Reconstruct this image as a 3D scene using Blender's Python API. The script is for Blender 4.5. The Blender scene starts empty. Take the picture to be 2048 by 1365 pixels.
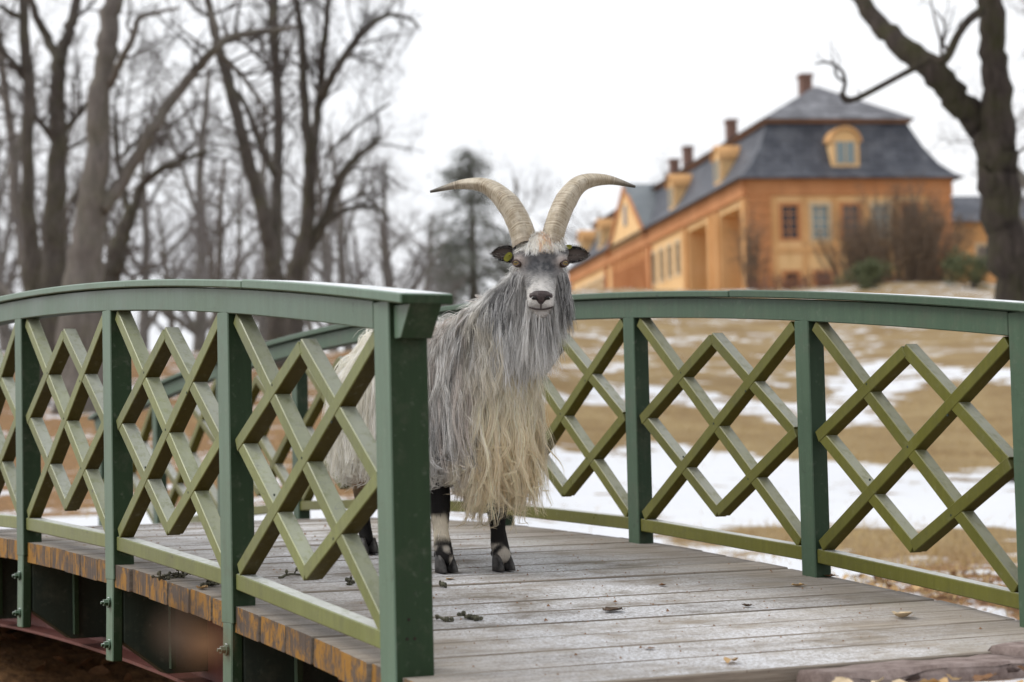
import bpy, bmesh, math, random
import numpy as np
from mathutils import Vector, Matrix
from mathutils.bvhtree import BVHTree
from mathutils import noise as mnoise

random.seed(7); rng = np.random.default_rng(7)
sc = bpy.context.scene
COL = sc.collection

# ------------------------------------------------------------------ camera
CAM = np.array([-5.21096, 2.38277, 0.21847])
CF = np.array([0.88310057, -0.46538988, 0.05954522])
CR = np.array([-0.46484478, -0.88507901, -0.02354725])
CU = np.array([-0.06366088, 0.00688469, 0.99794784])
FPX = 4381.1                                   # focal length in pixels of the 2048 px wide photograph
cd = bpy.data.cameras.new('camera'); cam = bpy.data.objects.new('camera', cd); COL.objects.link(cam)
cam.matrix_world = Matrix(((CR[0], CU[0], -CF[0], CAM[0]), (CR[1], CU[1], -CF[1], CAM[1]),
                           (CR[2], CU[2], -CF[2], CAM[2]), (0, 0, 0, 1)))
cd.sensor_width = 36.0; cd.lens = FPX / 2048 * 36; cd.clip_start = 0.05; cd.clip_end = 4000
cd.dof.use_dof = True; cd.dof.focus_distance = 7.45; cd.dof.aperture_fstop = 2.9
cd.dof.aperture_blades = 8
sc.camera = cam

# ------------------------------------------------------------------ sky and sun (overcast winter day)
SUN_AZ = math.radians(62); SUN_EL = math.radians(48)
w = bpy.data.worlds.new('World'); sc.world = w; w.use_nodes = True
nt = w.node_tree; nt.nodes.clear()
out = nt.nodes.new('ShaderNodeOutputWorld'); bg = nt.nodes.new('ShaderNodeBackground')
sky = nt.nodes.new('ShaderNodeTexSky'); sky.sky_type = 'NISHITA'; sky.sun_disc = False
sky.sun_elevation = SUN_EL; sky.sun_rotation = math.pi / 2 - SUN_AZ; sky.air_density = 1.5; sky.dust_density = 4
tc = nt.nodes.new('ShaderNodeTexCoord'); nz = nt.nodes.new('ShaderNodeTexNoise')
nz.inputs['Scale'].default_value = 2.2; nz.inputs['Detail'].default_value = 4; nz.inputs['Roughness'].default_value = .45
cr = nt.nodes.new('ShaderNodeValToRGB')
cr.color_ramp.elements[0].position = .32; cr.color_ramp.elements[0].color = (7.3, 7.6, 8.2, 1)
cr.color_ramp.elements[1].position = .66; cr.color_ramp.elements[1].color = (9.2, 9.25, 9.4, 1)
mx = nt.nodes.new('ShaderNodeMix'); mx.data_type = 'RGBA'; mx.inputs[0].default_value = .94
nt.links.new(tc.outputs['Generated'], nz.inputs['Vector']); nt.links.new(nz.outputs['Fac'], cr.inputs[0])
nt.links.new(sky.outputs[0], mx.inputs[6]); nt.links.new(cr.outputs[0], mx.inputs[7])
nt.links.new(mx.outputs[2], bg.inputs[0]); bg.inputs[1].default_value = .1
nt.links.new(bg.outputs[0], out.inputs[0])
sl = bpy.data.lights.new('sun', 'SUN'); sl.energy = 1.5; sl.angle = math.radians(28); sl.color = (1, .97, .93)
so = bpy.data.objects.new('sun', sl); COL.objects.link(so)
so.rotation_euler = Vector((-math.cos(SUN_AZ) * math.cos(SUN_EL), -math.sin(SUN_AZ) * math.cos(SUN_EL), -math.sin(SUN_EL))).to_track_quat('-Z', 'Y').to_euler()
sc.view_settings.view_transform = 'Standard'; sc.view_settings.look = 'None'
sc.view_settings.exposure = 0.32; sc.view_settings.gamma = 1.0; sc.view_settings.use_curve_mapping = False
sc.cycles.use_denoising = True
sc.cycles.max_bounces = 12; sc.cycles.diffuse_bounces = 10; sc.cycles.transparent_max_bounces = 8

# ------------------------------------------------------------------ helpers
FH = np.array([CF[0], CF[1], 0]); FH /= np.linalg.norm(FH)       # horizontal forward
RH = np.array([FH[1], -FH[0], 0])                                # horizontal right
def at(x, y, D):
    """world point seen at photo pixel (x, y) at depth D along the view axis"""
    return CAM + (CF + CR * (x - 1024) / FPX - CU * (y - 682.5) / FPX) * D
def plan(u, v):
    return CAM[:2] + FH[:2] * u + RH[:2] * v
def smooth(a, b, x):
    t = np.clip((np.asarray(x, float) - a) / (b - a), 0, 1); return t * t * (3 - 2 * t)

class MB:
    def __init__(s): s.v = []; s.f = []; s.m = []
    def add(s, v, f, m=0):
        b = len(s.v); s.v.extend([tuple(map(float, p)) for p in v]); s.f.extend([tuple(i + b for i in q) for q in f]); s.m.extend([m] * len(f))
    def box(s, x0, x1, y0, y1, z0, z1, m=0):
        v = [(x, y, z) for z in (z0, z1) for y in (y0, y1) for x in (x0, x1)]
        s.add(v, [(0, 2, 3, 1), (4, 5, 7, 6), (0, 1, 5, 4), (2, 6, 7, 3), (0, 4, 6, 2), (1, 3, 7, 5)], m)
    def prism(s, a, b, wv, hv, m=0):
        """box from a to b, half-width vector wv and half-height vector hv"""
        a, b, wv, hv = map(np.asarray, (a, b, wv, hv))
        v = [a - wv - hv, a + wv - hv, a + wv + hv, a - wv + hv, b - wv - hv, b + wv - hv, b + wv + hv, b - wv + hv]
        s.add(v, [(0, 3, 2, 1), (4, 5, 6, 7), (0, 1, 5, 4), (1, 2, 6, 5), (2, 3, 7, 6), (3, 0, 4, 7)], m)
    def tube(s, pts, rad, n=6, m=0, cap=True, scale=None):
        pts = np.asarray(pts, float); k = len(pts)
        t = np.gradient(pts, axis=0); t /= np.linalg.norm(t, axis=1, keepdims=True) + 1e-9
        ref = np.array([0, 0, 1.]) if abs(t[0][2]) < .9 else np.array([1., 0, 0])
        ring = []
        for i in range(k):
            a = np.cross(t[i], ref); a /= np.linalg.norm(a) + 1e-9; b = np.cross(a, t[i]); ref = b if i else b
            ang = np.arange(n) * 2 * math.pi / n
            ring.append(pts[i] + rad[i] * (np.cos(ang)[:, None] * a + np.sin(ang)[:, None] * b))
        v = np.concatenate(ring); f = []
        for i in range(k - 1):
            for j in range(n):
                f.append((i * n + j, i * n + (j + 1) % n, (i + 1) * n + (j + 1) % n, (i + 1) * n + j))
        if cap: f.append(tuple(range(n))[::-1]); f.append(tuple((k - 1) * n + j for j in range(n)))
        s.add(v, f, m)
    def ball(s, c, r, rot=None, nu=14, nv=9, m=0):
        v = []; r = np.asarray(r, float) * np.ones(3)
        for i in range(nv + 1):
            th = math.pi * i / nv
            for j in range(nu):
                ph = 2 * math.pi * j / nu
                p = np.array([math.sin(th) * math.cos(ph), math.sin(th) * math.sin(ph), math.cos(th)]) * r
                v.append((rot @ p if rot is not None else p) + np.asarray(c))
        f = []
        for i in range(nv):
            for j in range(nu):
                f.append((i * nu + j, (i + 1) * nu + j, (i + 1) * nu + (j + 1) % nu, i * nu + (j + 1) % nu))
        s.add(v, f, m)
    def build(s, name, mats, parent=None, sm=False, bevel=0, kind=None):
        me = bpy.data.meshes.new(name); me.from_pydata(s.v, [], s.f)
        if not isinstance(mats, (list, tuple)): mats = [mats]
        for q in mats: me.materials.append(q)
        if any(s.m): me.polygons.foreach_set('material_index', s.m)
        if bevel:
            bm = bmesh.new(); bm.from_mesh(me)
            bmesh.ops.bevel(bm, geom=list(bm.edges), offset=bevel, segments=1, affect='EDGES', profile=.5)
            bm.to_mesh(me); bm.free()
        if sm: me.polygons.foreach_set('use_smooth', [True] * len(me.polygons))
        me.update()
        o = bpy.data.objects.new(name, me); COL.objects.link(o)
        if parent is not None: o.parent = parent
        if kind: o['kind'] = kind
        return o

def fast_mesh(name, V, Q, mats, parent=None, colors=None, sm=True, kind=None):
    """V (n,3) array, Q (m,4) or (m,3) index array"""
    me = bpy.data.meshes.new(name); k = Q.shape[1]
    me.vertices.add(len(V)); me.vertices.foreach_set('co', np.asarray(V, np.float32).ravel())
    me.loops.add(Q.size); me.loops.foreach_set('vertex_index', np.asarray(Q, np.int32).ravel())
    me.polygons.add(len(Q)); me.polygons.foreach_set('loop_start', np.arange(len(Q), dtype=np.int32) * k)
    me.polygons.foreach_set('loop_total', np.full(len(Q), k, np.int32))
    me.materials.append(mats)
    me.update(calc_edges=True)
    if sm: me.polygons.foreach_set('use_smooth', np.ones(len(Q), bool))
    if colors is not None:
        a = me.color_attributes.new('fur', 'FLOAT_COLOR', 'POINT')
        c = np.ones((len(V), 4), np.float32); c[:, :3] = colors
        a.data.foreach_set('color', c.ravel())
    o = bpy.data.objects.new(name, me); COL.objects.link(o)
    if parent is not None: o.parent = parent
    if kind: o['kind'] = kind
    return o

def tag(o, label, cat, group=None):
    o['label'] = label; o['category'] = cat
    if group: o['group'] = group
    return o
def empty(name, loc=(0, 0, 0), rz=0):
    o = bpy.data.objects.new(name, None); COL.objects.link(o); o.location = loc; o.rotation_euler = (0, 0, rz)
    o.empty_display_size = .2
    return o

# ------------------------------------------------------------------ materials
class NT:
    def __init__(s, name, rough=.7, spec=.4):
        s.m = bpy.data.materials.new(name); s.m.use_nodes = True; s.t = s.m.node_tree
        s.b = s.t.nodes['Principled BSDF']; s.b.inputs['Roughness'].default_value = rough
        s.b.inputs['Specular IOR Level'].default_value = spec
    def n(s, t, **kw):
        q = s.t.nodes.new(t)
        for k, v in kw.items():
            if k in q.inputs: q.inputs[k].default_value = v
            else: setattr(q, k, v)
        return q
    def l(s, a, b): s.t.links.new(a, b)
    def coord(s, kind='Object', scale=(1, 1, 1)):
        c = s.n('ShaderNodeTexCoord'); mp = s.n('ShaderNodeMapping'); mp.inputs['Scale'].default_value = scale
        if kind == 'World':
            g = s.n('ShaderNodeNewGeometry'); s.l(g.outputs['Position'], mp.inputs[0])
        else: s.l(c.outputs[kind], mp.inputs[0])
        return mp.outputs[0]
    def noise(s, vec, scale, detail=4, rough=.55, dist=0):
        q = s.n('ShaderNodeTexNoise'); q.inputs['Scale'].default_value = scale; q.inputs['Detail'].default_value = detail
        q.inputs['Roughness'].default_value = rough; q.inputs['Distortion'].default_value = dist
        s.l(vec, q.inputs['Vector']); return q.outputs['Fac']
    def ramp(s, fac, stops):
        q = s.n('ShaderNodeValToRGB'); e = q.color_ramp.elements
        while len(e) < len(stops): e.new(.5)
        for a, (p, c) in zip(e, stops):
            a.position = p; a.color = (c, c, c, 1) if isinstance(c, (int, float)) else (*c, 1)
        s.l(fac, q.inputs[0]); return q.outputs[0]
    def mix(s, fac, a, b, mode='MIX'):
        q = s.n('ShaderNodeMix'); q.data_type = 'RGBA'; q.blend_type = mode
        for i, x in ((0, fac), (6, a), (7, b)):
            if hasattr(x, 'type') and hasattr(x, 'is_linked'): s.l(x, q.inputs[i])
            elif i == 0: q.inputs[0].default_value = x
            else: q.inputs[i].default_value = (*x, 1)
        return q.outputs[2]
    def math(s, op, a, b=0., clamp=False):
        q = s.n('ShaderNodeMath'); q.operation = op; q.use_clamp = clamp
        for i, x in ((0, a), (1, b)):
            if isinstance(x, (int, float)): q.inputs[i].default_value = x
            else: s.l(x, q.inputs[i])
        return q.outputs[0]
    def rand(s): return s.n('ShaderNodeObjectInfo').outputs['Random']
    def nz(s):
        g = s.n('ShaderNodeNewGeometry'); q = s.n('ShaderNodeSeparateXYZ'); s.l(g.outputs['Normal'], q.inputs[0]); return q.outputs[2]
    def color(s, c):
        if isinstance(c, tuple): s.b.inputs['Base Color'].default_value = (*c, 1)
        else: s.l(c, s.b.inputs['Base Color'])
    def bump(s, h, strength=.3, dist=.01):
        q = s.n('ShaderNodeBump'); q.inputs['Strength'].default_value = strength; q.inputs['Distance'].default_value = dist
        s.l(h, q.inputs['Height']); s.l(q.outputs[0], s.b.inputs['Normal'])

def paint(name, c, c2, rough=.42, frost=.0, stretch=(1, 1, 1), dirt=(.10, .10, .07), grime=.35, shade_col=None):
    m = NT(name, rough, .5); v = m.coord('World', stretch)
    big = m.noise(v, 2.3, 5, .6); fine = m.noise(v, 38, 4, .6)
    col = m.mix(m.ramp(big, [(.35, 0.), (.68, 1.)]), c, c2)
    if shade_col:       # fading on +Y and tops, plus painted shade: faces turned away get darker colour
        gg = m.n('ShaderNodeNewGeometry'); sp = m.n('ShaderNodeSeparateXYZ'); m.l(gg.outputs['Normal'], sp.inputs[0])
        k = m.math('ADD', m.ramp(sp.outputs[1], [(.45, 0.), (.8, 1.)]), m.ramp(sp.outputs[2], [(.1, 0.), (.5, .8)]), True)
        col = m.mix(k, shade_col, col); lit_fade = k
    r = m.ramp(m.rand(), [(0, .86), (1, 1.1)])
    col = m.mix(1., col, r, 'MULTIPLY')
    d = m.math('MULTIPLY', m.ramp(m.noise(v, 9, 6, .7), [(.52, 0.), (.72, 1.)]), grime)
    col = m.mix(d, col, dirt)
    col = m.mix(m.math('MULTIPLY', m.ramp(fine, [(.60, 0.), (.75, 1.)]), .10), col, (.42, .43, .36))
    vo = m.n('ShaderNodeTexVoronoi'); vo.feature = 'DISTANCE_TO_EDGE'; vo.inputs['Scale'].default_value = 7.
    wv = m.n('ShaderNodeVectorMath'); wv.operation = 'ADD'
    ng = m.n('ShaderNodeTexNoise'); ng.inputs['Scale'].default_value = 5.; m.l(v, ng.inputs['Vector'])
    m.l(v, wv.inputs[0]); m.l(ng.outputs['Color'], wv.inputs[1]); m.l(wv.outputs[0], vo.inputs['Vector'])
    st = m.noise(m.coord('World', (45, 45, 2.2)), 1., 5, .65); col = m.mix(1., col, m.ramp(st, [(.25, .84), (.75, 1.13)]), 'MULTIPLY')
    crack = m.math('MULTIPLY', m.ramp(vo.outputs['Distance'], [(.0, 1.), (.012, 0.)]), m.ramp(m.noise(v, 3.1, 2), [(.52, 0.), (.62, .75)]))
    col = m.mix(crack, col, (.03, .035, .025))
    if frost:
        f = m.math('MULTIPLY', m.ramp(m.nz(), [(.70, 0.), (.92, 1.)]), m.ramp(m.noise(v, 26, 6, .75), [(.22, 0.), (.50, frost)]))
        col = m.mix(f, col, (.80, .82, .84))
    m.color(col); m.bump(m.noise(m.coord('World', (60, 60, 60)), 1.5, 4, .6), .12, .004)
    rr = m.ramp(big, [(.3, rough - .07), (.7, rough + .12)])
    if shade_col:
        rr = m.mix(lit_fade, (.62, .62, .62), rr); m.l(m.ramp(lit_fade, [(0, .22), (1, .5)]), m.b.inputs['Specular IOR Level'])
    m.l(rr, m.b.inputs['Roughness'])
    return m.m

GREEN_L = paint('weathered green paint', (.108, .175, .120), (.135, .205, .145), .38, .9, shade_col=(.018, .038, .015))
GREEN_R = paint('dark green paint', (.052, .096, .056), (.064, .112, .066), .42, .9, shade_col=(.022, .043, .023))
OLIVE_L = paint('faded olive paint', (.160, .182, .055), (.215, .240, .086), .36, .55, shade_col=(.056, .043, .003))
OLIVE_R = paint('olive paint', (.104, .104, .011), (.132, .130, .019), .33, .5, grime=.2, shade_col=(.075, .066, .008))
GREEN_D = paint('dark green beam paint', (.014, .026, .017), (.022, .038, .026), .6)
RED_G = paint('oxide red girder paint', (.13, .040, .032), (.19, .075, .062), .5, .0, dirt=(.07, .04, .035), grime=.5)

def plank_mats():
    m = NT('weathered deck wood', .75, .25); v = m.coord('World', (1, 1, 1)); g = m.coord('World', (26, 1.1, 26))
    grain = m.noise(g, 2.2, 6, .65, .4); fine = m.noise(m.coord('World', (160, 5, 160)), 1.0, 4, .6)
    col = m.mix(m.ramp(grain, [(.3, 0.), (.7, 1.)]), (.175, .145, .115), (.365, .32, .265))
    col = m.mix(1., col, m.ramp(m.rand(), [(0, .72), (1, 1.2)]), 'MULTIPLY')
    col = m.mix(m.math('MULTIPLY', m.ramp(fine, [(.56, 0.), (.72, 1.)]), .55), col, (.085, .066, .05))
    moss = m.math('MULTIPLY', m.ramp(m.noise(v, 2.1, 4), [(.55, 0.), (.72, 1.)]), .22)
    col = m.mix(moss, col, (.13, .13, .05))
    # frost lying in the trodden middle of the deck
    sp = m.n('ShaderNodeSeparateXYZ'); m.l(v, sp.inputs[0])
    mid = m.ramp(m.math('ABSOLUTE', m.math('ADD', sp.outputs[1], 1.05)), [(.35, 1.), (1.05, .12)])
    f = m.math('MULTIPLY', m.ramp(m.noise(m.coord('World', (1, .55, 1)), 5.0, 9, .72), [(.37, 0.), (.55, 1.)]), mid)
    f2 = m.math('MULTIPLY', m.ramp(m.noise(v, 90, 5, .85), [(.38, .05), (.56, 1.)]), f)
    f3 = m.math('MULTIPLY', m.math('MULTIPLY', f2, m.ramp(m.nz(), [(.8, 0.), (.95, 1.)])), .86)
    col = m.mix(f3, col, (.74, .75, .78))
    spk = m.math('MULTIPLY', m.ramp(m.noise(v, 95, 2, .5), [(.70, 0.), (.74, 1.)]), .75)
    col = m.mix(spk, col, (.10, .05, .03))
    m.color(col); m.bump(m.math('ADD', m.math('MULTIPLY', grain, .6), fine), .45, .004)
    e = NT('peeling ochre end paint', .6, .3); v = e.coord('World'); gz = e.coord('World', (9, 9, 1.6))
    k = e.ramp(e.noise(gz, 2.6, 8, .72, .5), [(.43, 0.), (.53, 1.)])
    k = e.math('MULTIPLY', k, e.ramp(e.noise(v, 2.7, 3), [(.35, .25), (.5, 1.)]))
    of = e.n('ShaderNodeVectorMath'); of.operation = 'ADD'; e.l(e.coord('World', (11, 11, 7.)), of.inputs[0]); cb = e.n('ShaderNodeCombineXYZ'); rd = e.math('MULTIPLY', e.rand(), 40.)
    e.l(rd, cb.inputs[0]); e.l(rd, cb.inputs[2]); e.l(cb.outputs[0], of.inputs[1])
    nn = e.noise(of.outputs[0], 1.1, 10, .74, .8); n3 = e.noise(e.coord('World', (60, 60, 9)), 1., 6, .7)
    amt = e.ramp(e.rand(), [(0, -.07), (1, .09)])
    k = e.ramp(e.math('ADD', e.math('ADD', nn, amt), e.math('MULTIPLY', e.math('SUBTRACT', n3, .5), .5)), [(.49, 0.), (.60, 1.)])
    oc = e.mix(e.noise(v, 25, 5), (.22, .105, .020), (.40, .21, .040))
    wd = e.mix(e.noise(e.coord('World', (30, 30, 3)), 2, 5), (.035, .026, .02), (.16, .125, .10))
    e.color(e.mix(k, wd, oc)); e.bump(k, .3, .003)
    return [m.m, e.m]
PLANK = plank_mats()

def simple(name, c1, c2, scale=8, rough=.8, detail=5, spec=.3, bump=0, kind='World', stretch=(1, 1, 1), bs=None):
    m = NT(name, rough, spec); v = m.coord(kind, stretch)
    n = m.noise(v, scale, detail, .6); m.color(m.mix(m.ramp(n, [(.32, 0.), (.68, 1.)]), c1, c2))
    if bump: m.bump(m.noise(v, bs or scale * 3, 5, .65), bump, .02)
    return m.m

# ------------------------------------------------------------------ ground
TR = np.array([(-60, -.5), (0, -.40), (5.2, -.372), (6.4, -.385), (8.5, -.47), (10, -.52), (14, -.62), (20, -.66), (28, -.35), (38, .35), (50, 1.6), (60, 2.9),
               (80, 5.4), (100, 7.9), (122, 10.3), (140, 10.7), (220, 11), (900, 12)])
TL = np.array([(-60, -.5), (0, -.40), (5.2, -.372), (6.4, -.385), (8.5, -.47), (10, -.52), (14, -.6), (20, -.55), (30, .2), (45, 1.9), (60, 3.6), (75, 4.6), (100, 5.3), (900, 7)])
def hermite(T, x): return np.interp(x, T[:, 0], T[:, 1])
def sm_interp(T, x):
    x = np.asarray(x, float); w = np.clip(.3 + (x - 6) * .25, .3, 2.5) + np.clip(x, 0, 200) * .04
    return sum(hermite(T, x + w * o) for o in (-1, -.5, 0, .5, 1)) / 5
def ground_z(X, Y):
    X = np.asarray(X, float); Y = np.asarray(Y, float)
    u = (X - CAM[0]) * FH[0] + (Y - CAM[1]) * FH[1]; v = (X - CAM[0]) * RH[0] + (Y - CAM[1]) * RH[1]
    b = smooth(-.06, .03, v / (np.abs(u) + 8))
    z = sm_interp(TL, u) * (1 - b) + sm_interp(TR, u) * b
    z = z + .05 * np.sin(X * .9 + 1.3 * np.sin(Y * .4)) * np.clip(u / 15 - .4, 0, 1) + .12 * np.sin(X * .21 + Y * .33) * np.clip(u / 30 - .5, 0, 1)
    gul = smooth(.25, 1.1, X) * (1 - smooth(4.2, 6.4, X))
    far = 1 - smooth(14, 26, np.abs(Y + 1))
    return z - .75 * gul * far
def spaced(a, b, d0, g):
    o = [a]
    while o[-1] < b: o.append(o[-1] + d0 + g * abs(o[-1] - 5))
    return np.array(o)
uu = np.concatenate([-spaced(0, 60, .5, .08)[::-1][:-1], spaced(0, 900, .26, .024)])
vv = spaced(0, 420, .3, .042); vv = np.concatenate([-vv[::-1][:-1], vv])
U, V_ = np.meshgrid(uu, vv, indexing='ij')
GX = CAM[0] + FH[0] * U + RH[0] * V_; GY = CAM[1] + FH[1] * U + RH[1] * V_
GZ = ground_z(GX, GY)
nu, nv = U.shape
idx = np.arange(nu * nv).reshape(nu, nv)
Q = np.stack([idx[:-1, :-1], idx[1:, :-1], idx[1:, 1:], idx[:-1, 1:]], -1).reshape(-1, 4)[:, ::-1]
# where snow lies (1) and where it has melted (0)
ang = V_ / (np.abs(U) + 1)
def band(a0, a1, b0, b1): return smooth(a0, a1, U) * (1 - smooth(b0, b1, U))
wig = 3.0 * np.sin(V_ * .35 + U * .12) + 2.2 * np.sin(V_ * .9 + 1.7)
Uw = U + wig * np.clip(U / 40, 0, 1)
def bandw(a0, a1, b0, b1): return smooth(a0, a1, Uw) * (1 - smooth(b0, b1, Uw))
sR = .88 * bandw(20, 24, 36.5, 39) + .72 * bandw(49, 51.5, 55, 58) + .30 * bandw(55, 60, 72, 80) + .34 * bandw(76, 84, 130, 160) + (.42 + .5 * (1 - smooth(.14, .18, ang))) * (1 - smooth(18, 24, U)) * smooth(6.5, 8.5, U) + .42 * (1 - smooth(6.5, 8.5, U))
sL = .95 * bandw(13, 17, 24, 29) + .28 * bandw(24, 29, 62, 68) + .62 * bandw(62, 70, 1e3, 2e3) + .35 * (1 - smooth(7, 14, U))
bl = smooth(-.06, .03, V_ / (np.abs(U) + 8))
snow = np.clip(sL * (1 - bl) + sR * bl, 0, 1)
under = smooth(.5, 2., GX) * (1 - smooth(10, 12, GX)) * smooth(-5, -3.2, GY) * (1 - smooth(1.5, 3, GY)); snow = snow * (1 - under) - .6 * under
litter = (1 - smooth(16, 24, U)) + .8 * (1 - bl) * bandw(24, 28, 60, 70)
def ground_mat():
    m = NT('winter grass with snow patches', .95, .15); v = m.coord('World')
    at_ = m.n('ShaderNodeAttribute'); at_.attribute_name = 'fur'; sp = m.n('ShaderNodeSeparateColor'); m.l(at_.outputs['Color'], sp.inputs[0])
    g = m.mix(m.ramp(m.noise(v, .55, 6, .65), [(.35, 0.), (.65, 1.)]), (.24, .165, .080), (.38, .29, .15))
    g = m.mix(m.ramp(m.noise(v, 9, 5, .7), [(.40, 0.), (.7, .85)]), g, (.17, .10, .04))
    lv = m.mix(m.ramp(m.noise(v, 14, 6, .7), [(.35, 0.), (.65, 1.)]), (.10, .055, .03), (.36, .20, .09))
    g = m.mix(m.math('MINIMUM', sp.outputs[1], 1.), g, lv)
    n1 = m.noise(m.coord('World', (1, 1, 1)), 1.1, 8, .68)
    n2 = m.noise(v, .22, 3, .6)
    s = m.math('ADD', sp.outputs[0], m.math('MULTIPLY', m.math('SUBTRACT', n1, .5), 2.7))
    s = m.math('ADD', s, m.math('MULTIPLY', m.math('SUBTRACT', n2, .5), 1.1))
    k = m.ramp(s, [(.46, 0.), (.60, 1.)])
    sn = m.mix(m.noise(v, 3, 4), (.66, .68, .72), (.75, .76, .78))
    m.color(m.mix(k, g, sn)); m.bump(m.noise(v, 12, 6, .7), .6, .05)
    return m.m
GROUND = ground_mat()
attr = np.stack([snow, np.clip(litter, 0, 1), 0 * snow], -1).reshape(-1, 3)
g = fast_mesh('ground', np.stack([GX, GY, GZ], -1).reshape(-1, 3), Q, GROUND, colors=attr); g['kind'] = 'structure'

# ------------------------------------------------------------------ footbridge
SP = 1.2; KD = .012917; XC = 4.881; WB = 2.164
AL, BL, B0 = .098, .078, .112           # left posts: along, across, across of end post
AR, BR = .086, .068                     # right posts
YR = -WB                                # inner face of right railing
NP = 9
def dz(X): return -KD * (X - XC) ** 2
def rz(X): return .9074 - .01375 * (X - 4.793) ** 2
def slope(X): return -2 * KD * (X - XC)
FAS, CAP = .080, .025
bridge = empty('footbridge', (0, 0, dz(0)))
tag(bridge, 'arched wooden footbridge with green railings of crossed lattice bars', 'footbridge')
BO = np.array(bridge.location)
def bb(mb, name, mats, parent=bridge, **k):
    mb.v = [(a - 0, b - 0, c - BO[2]) for a, b, c in mb.v]
    return mb.build(name, mats, parent, **k)
# deck planks
x = -.205; i = 0
while x < 9.95:
    wd = .196 + random.uniform(-.006, .008); gap = random.uniform(.006, .012)
    xm = x + wd / 2; z = dz(xm) + random.uniform(-.0025, .0025); s = slope(xm); n = math.hypot(1, s)
    tx = np.array([1, 0, s]) / n; up = np.array([-s, 0, 1]) / n
    y0 = -.012 + random.uniform(-.008, .006); y1 = -(WB + BR) - .004 + random.uniform(-.02, .012)
    mb = MB(); c = np.array([xm, 0, z]) - up * .04
    ny = 5; ys = np.linspace(y0, y1, ny + 1); hw = wd / 2
    bow = random.uniform(-.002, .002); roll = random.uniform(-.008, .008)
    vs = []
    for j, yy in enumerate(ys):
        b = bow * math.sin(math.pi * j / ny)
        for (p, q) in ((-1, -1), (1, -1), (1, 1), (-1, 1)):
            e = .004 if q > 0 else 0
            vs.append(c + tx * p * (hw - 0) + up * (q * .04 + b + roll * p * hw * 0) + np.array([0, yy, 0]))
    fs = []; 
    for j in range(ny):
        for a in range(4): fs.append((j * 4 + a, j * 4 + (a + 1) % 4, (j + 1) * 4 + (a + 1) % 4, (j + 1) * 4 + a))
    mb.add(vs, fs, 0); mb.add([vs[0], vs[1], vs[2], vs[3]], [(3, 2, 1, 0)], 1); mb.add(vs[-4:], [(0, 1, 2, 3)], 1)
    mb.v = [(a, b, cc - BO[2]) for a, b, cc in mb.v]
    me = bpy.data.meshes.new('plank'); me.from_pydata(mb.v, [], mb.f)
    for q in PLANK: me.materials.append(q)
    me.polygons.foreach_set('material_index', mb.m)
    bm = bmesh.new(); bm.from_mesh(me); bmesh.ops.remove_doubles(bm, verts=bm.verts, dist=1e-5); bmesh.ops.recalc_face_normals(bm, faces=bm.faces)
    ed = [e for e in bm.edges if abs(e.verts[0].co.y - e.verts[1].co.y) > .1]
    bmesh.ops.bevel(bm, geom=ed, offset=.004, segments=1, affect='EDGES', profile=.5)
    bm.to_mesh(me); bm.free()
    o = bpy.data.objects.new('plank', me); COL.objects.link(o); o.parent = bridge
    x += wd + gap; i += 1
XEND = x

def bolt(parent, x, y, z, side):
    mb = MB(); sg = side
    mb.tube([(x, y, z), (x, y + sg * .006, z)], [.019, .019], 12)
    mb.tube([(x, y + sg * .006, z), (x, y + sg * .020, z)], [.0125, .0125], 6)
    mb.tube([(x, y + sg * .020, z), (x, y + sg * .030, z)], [.006, .0055], 8)
    bb(mb, 'bolt', GREEN_L if side > 0 else GREEN_R, parent)

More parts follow.
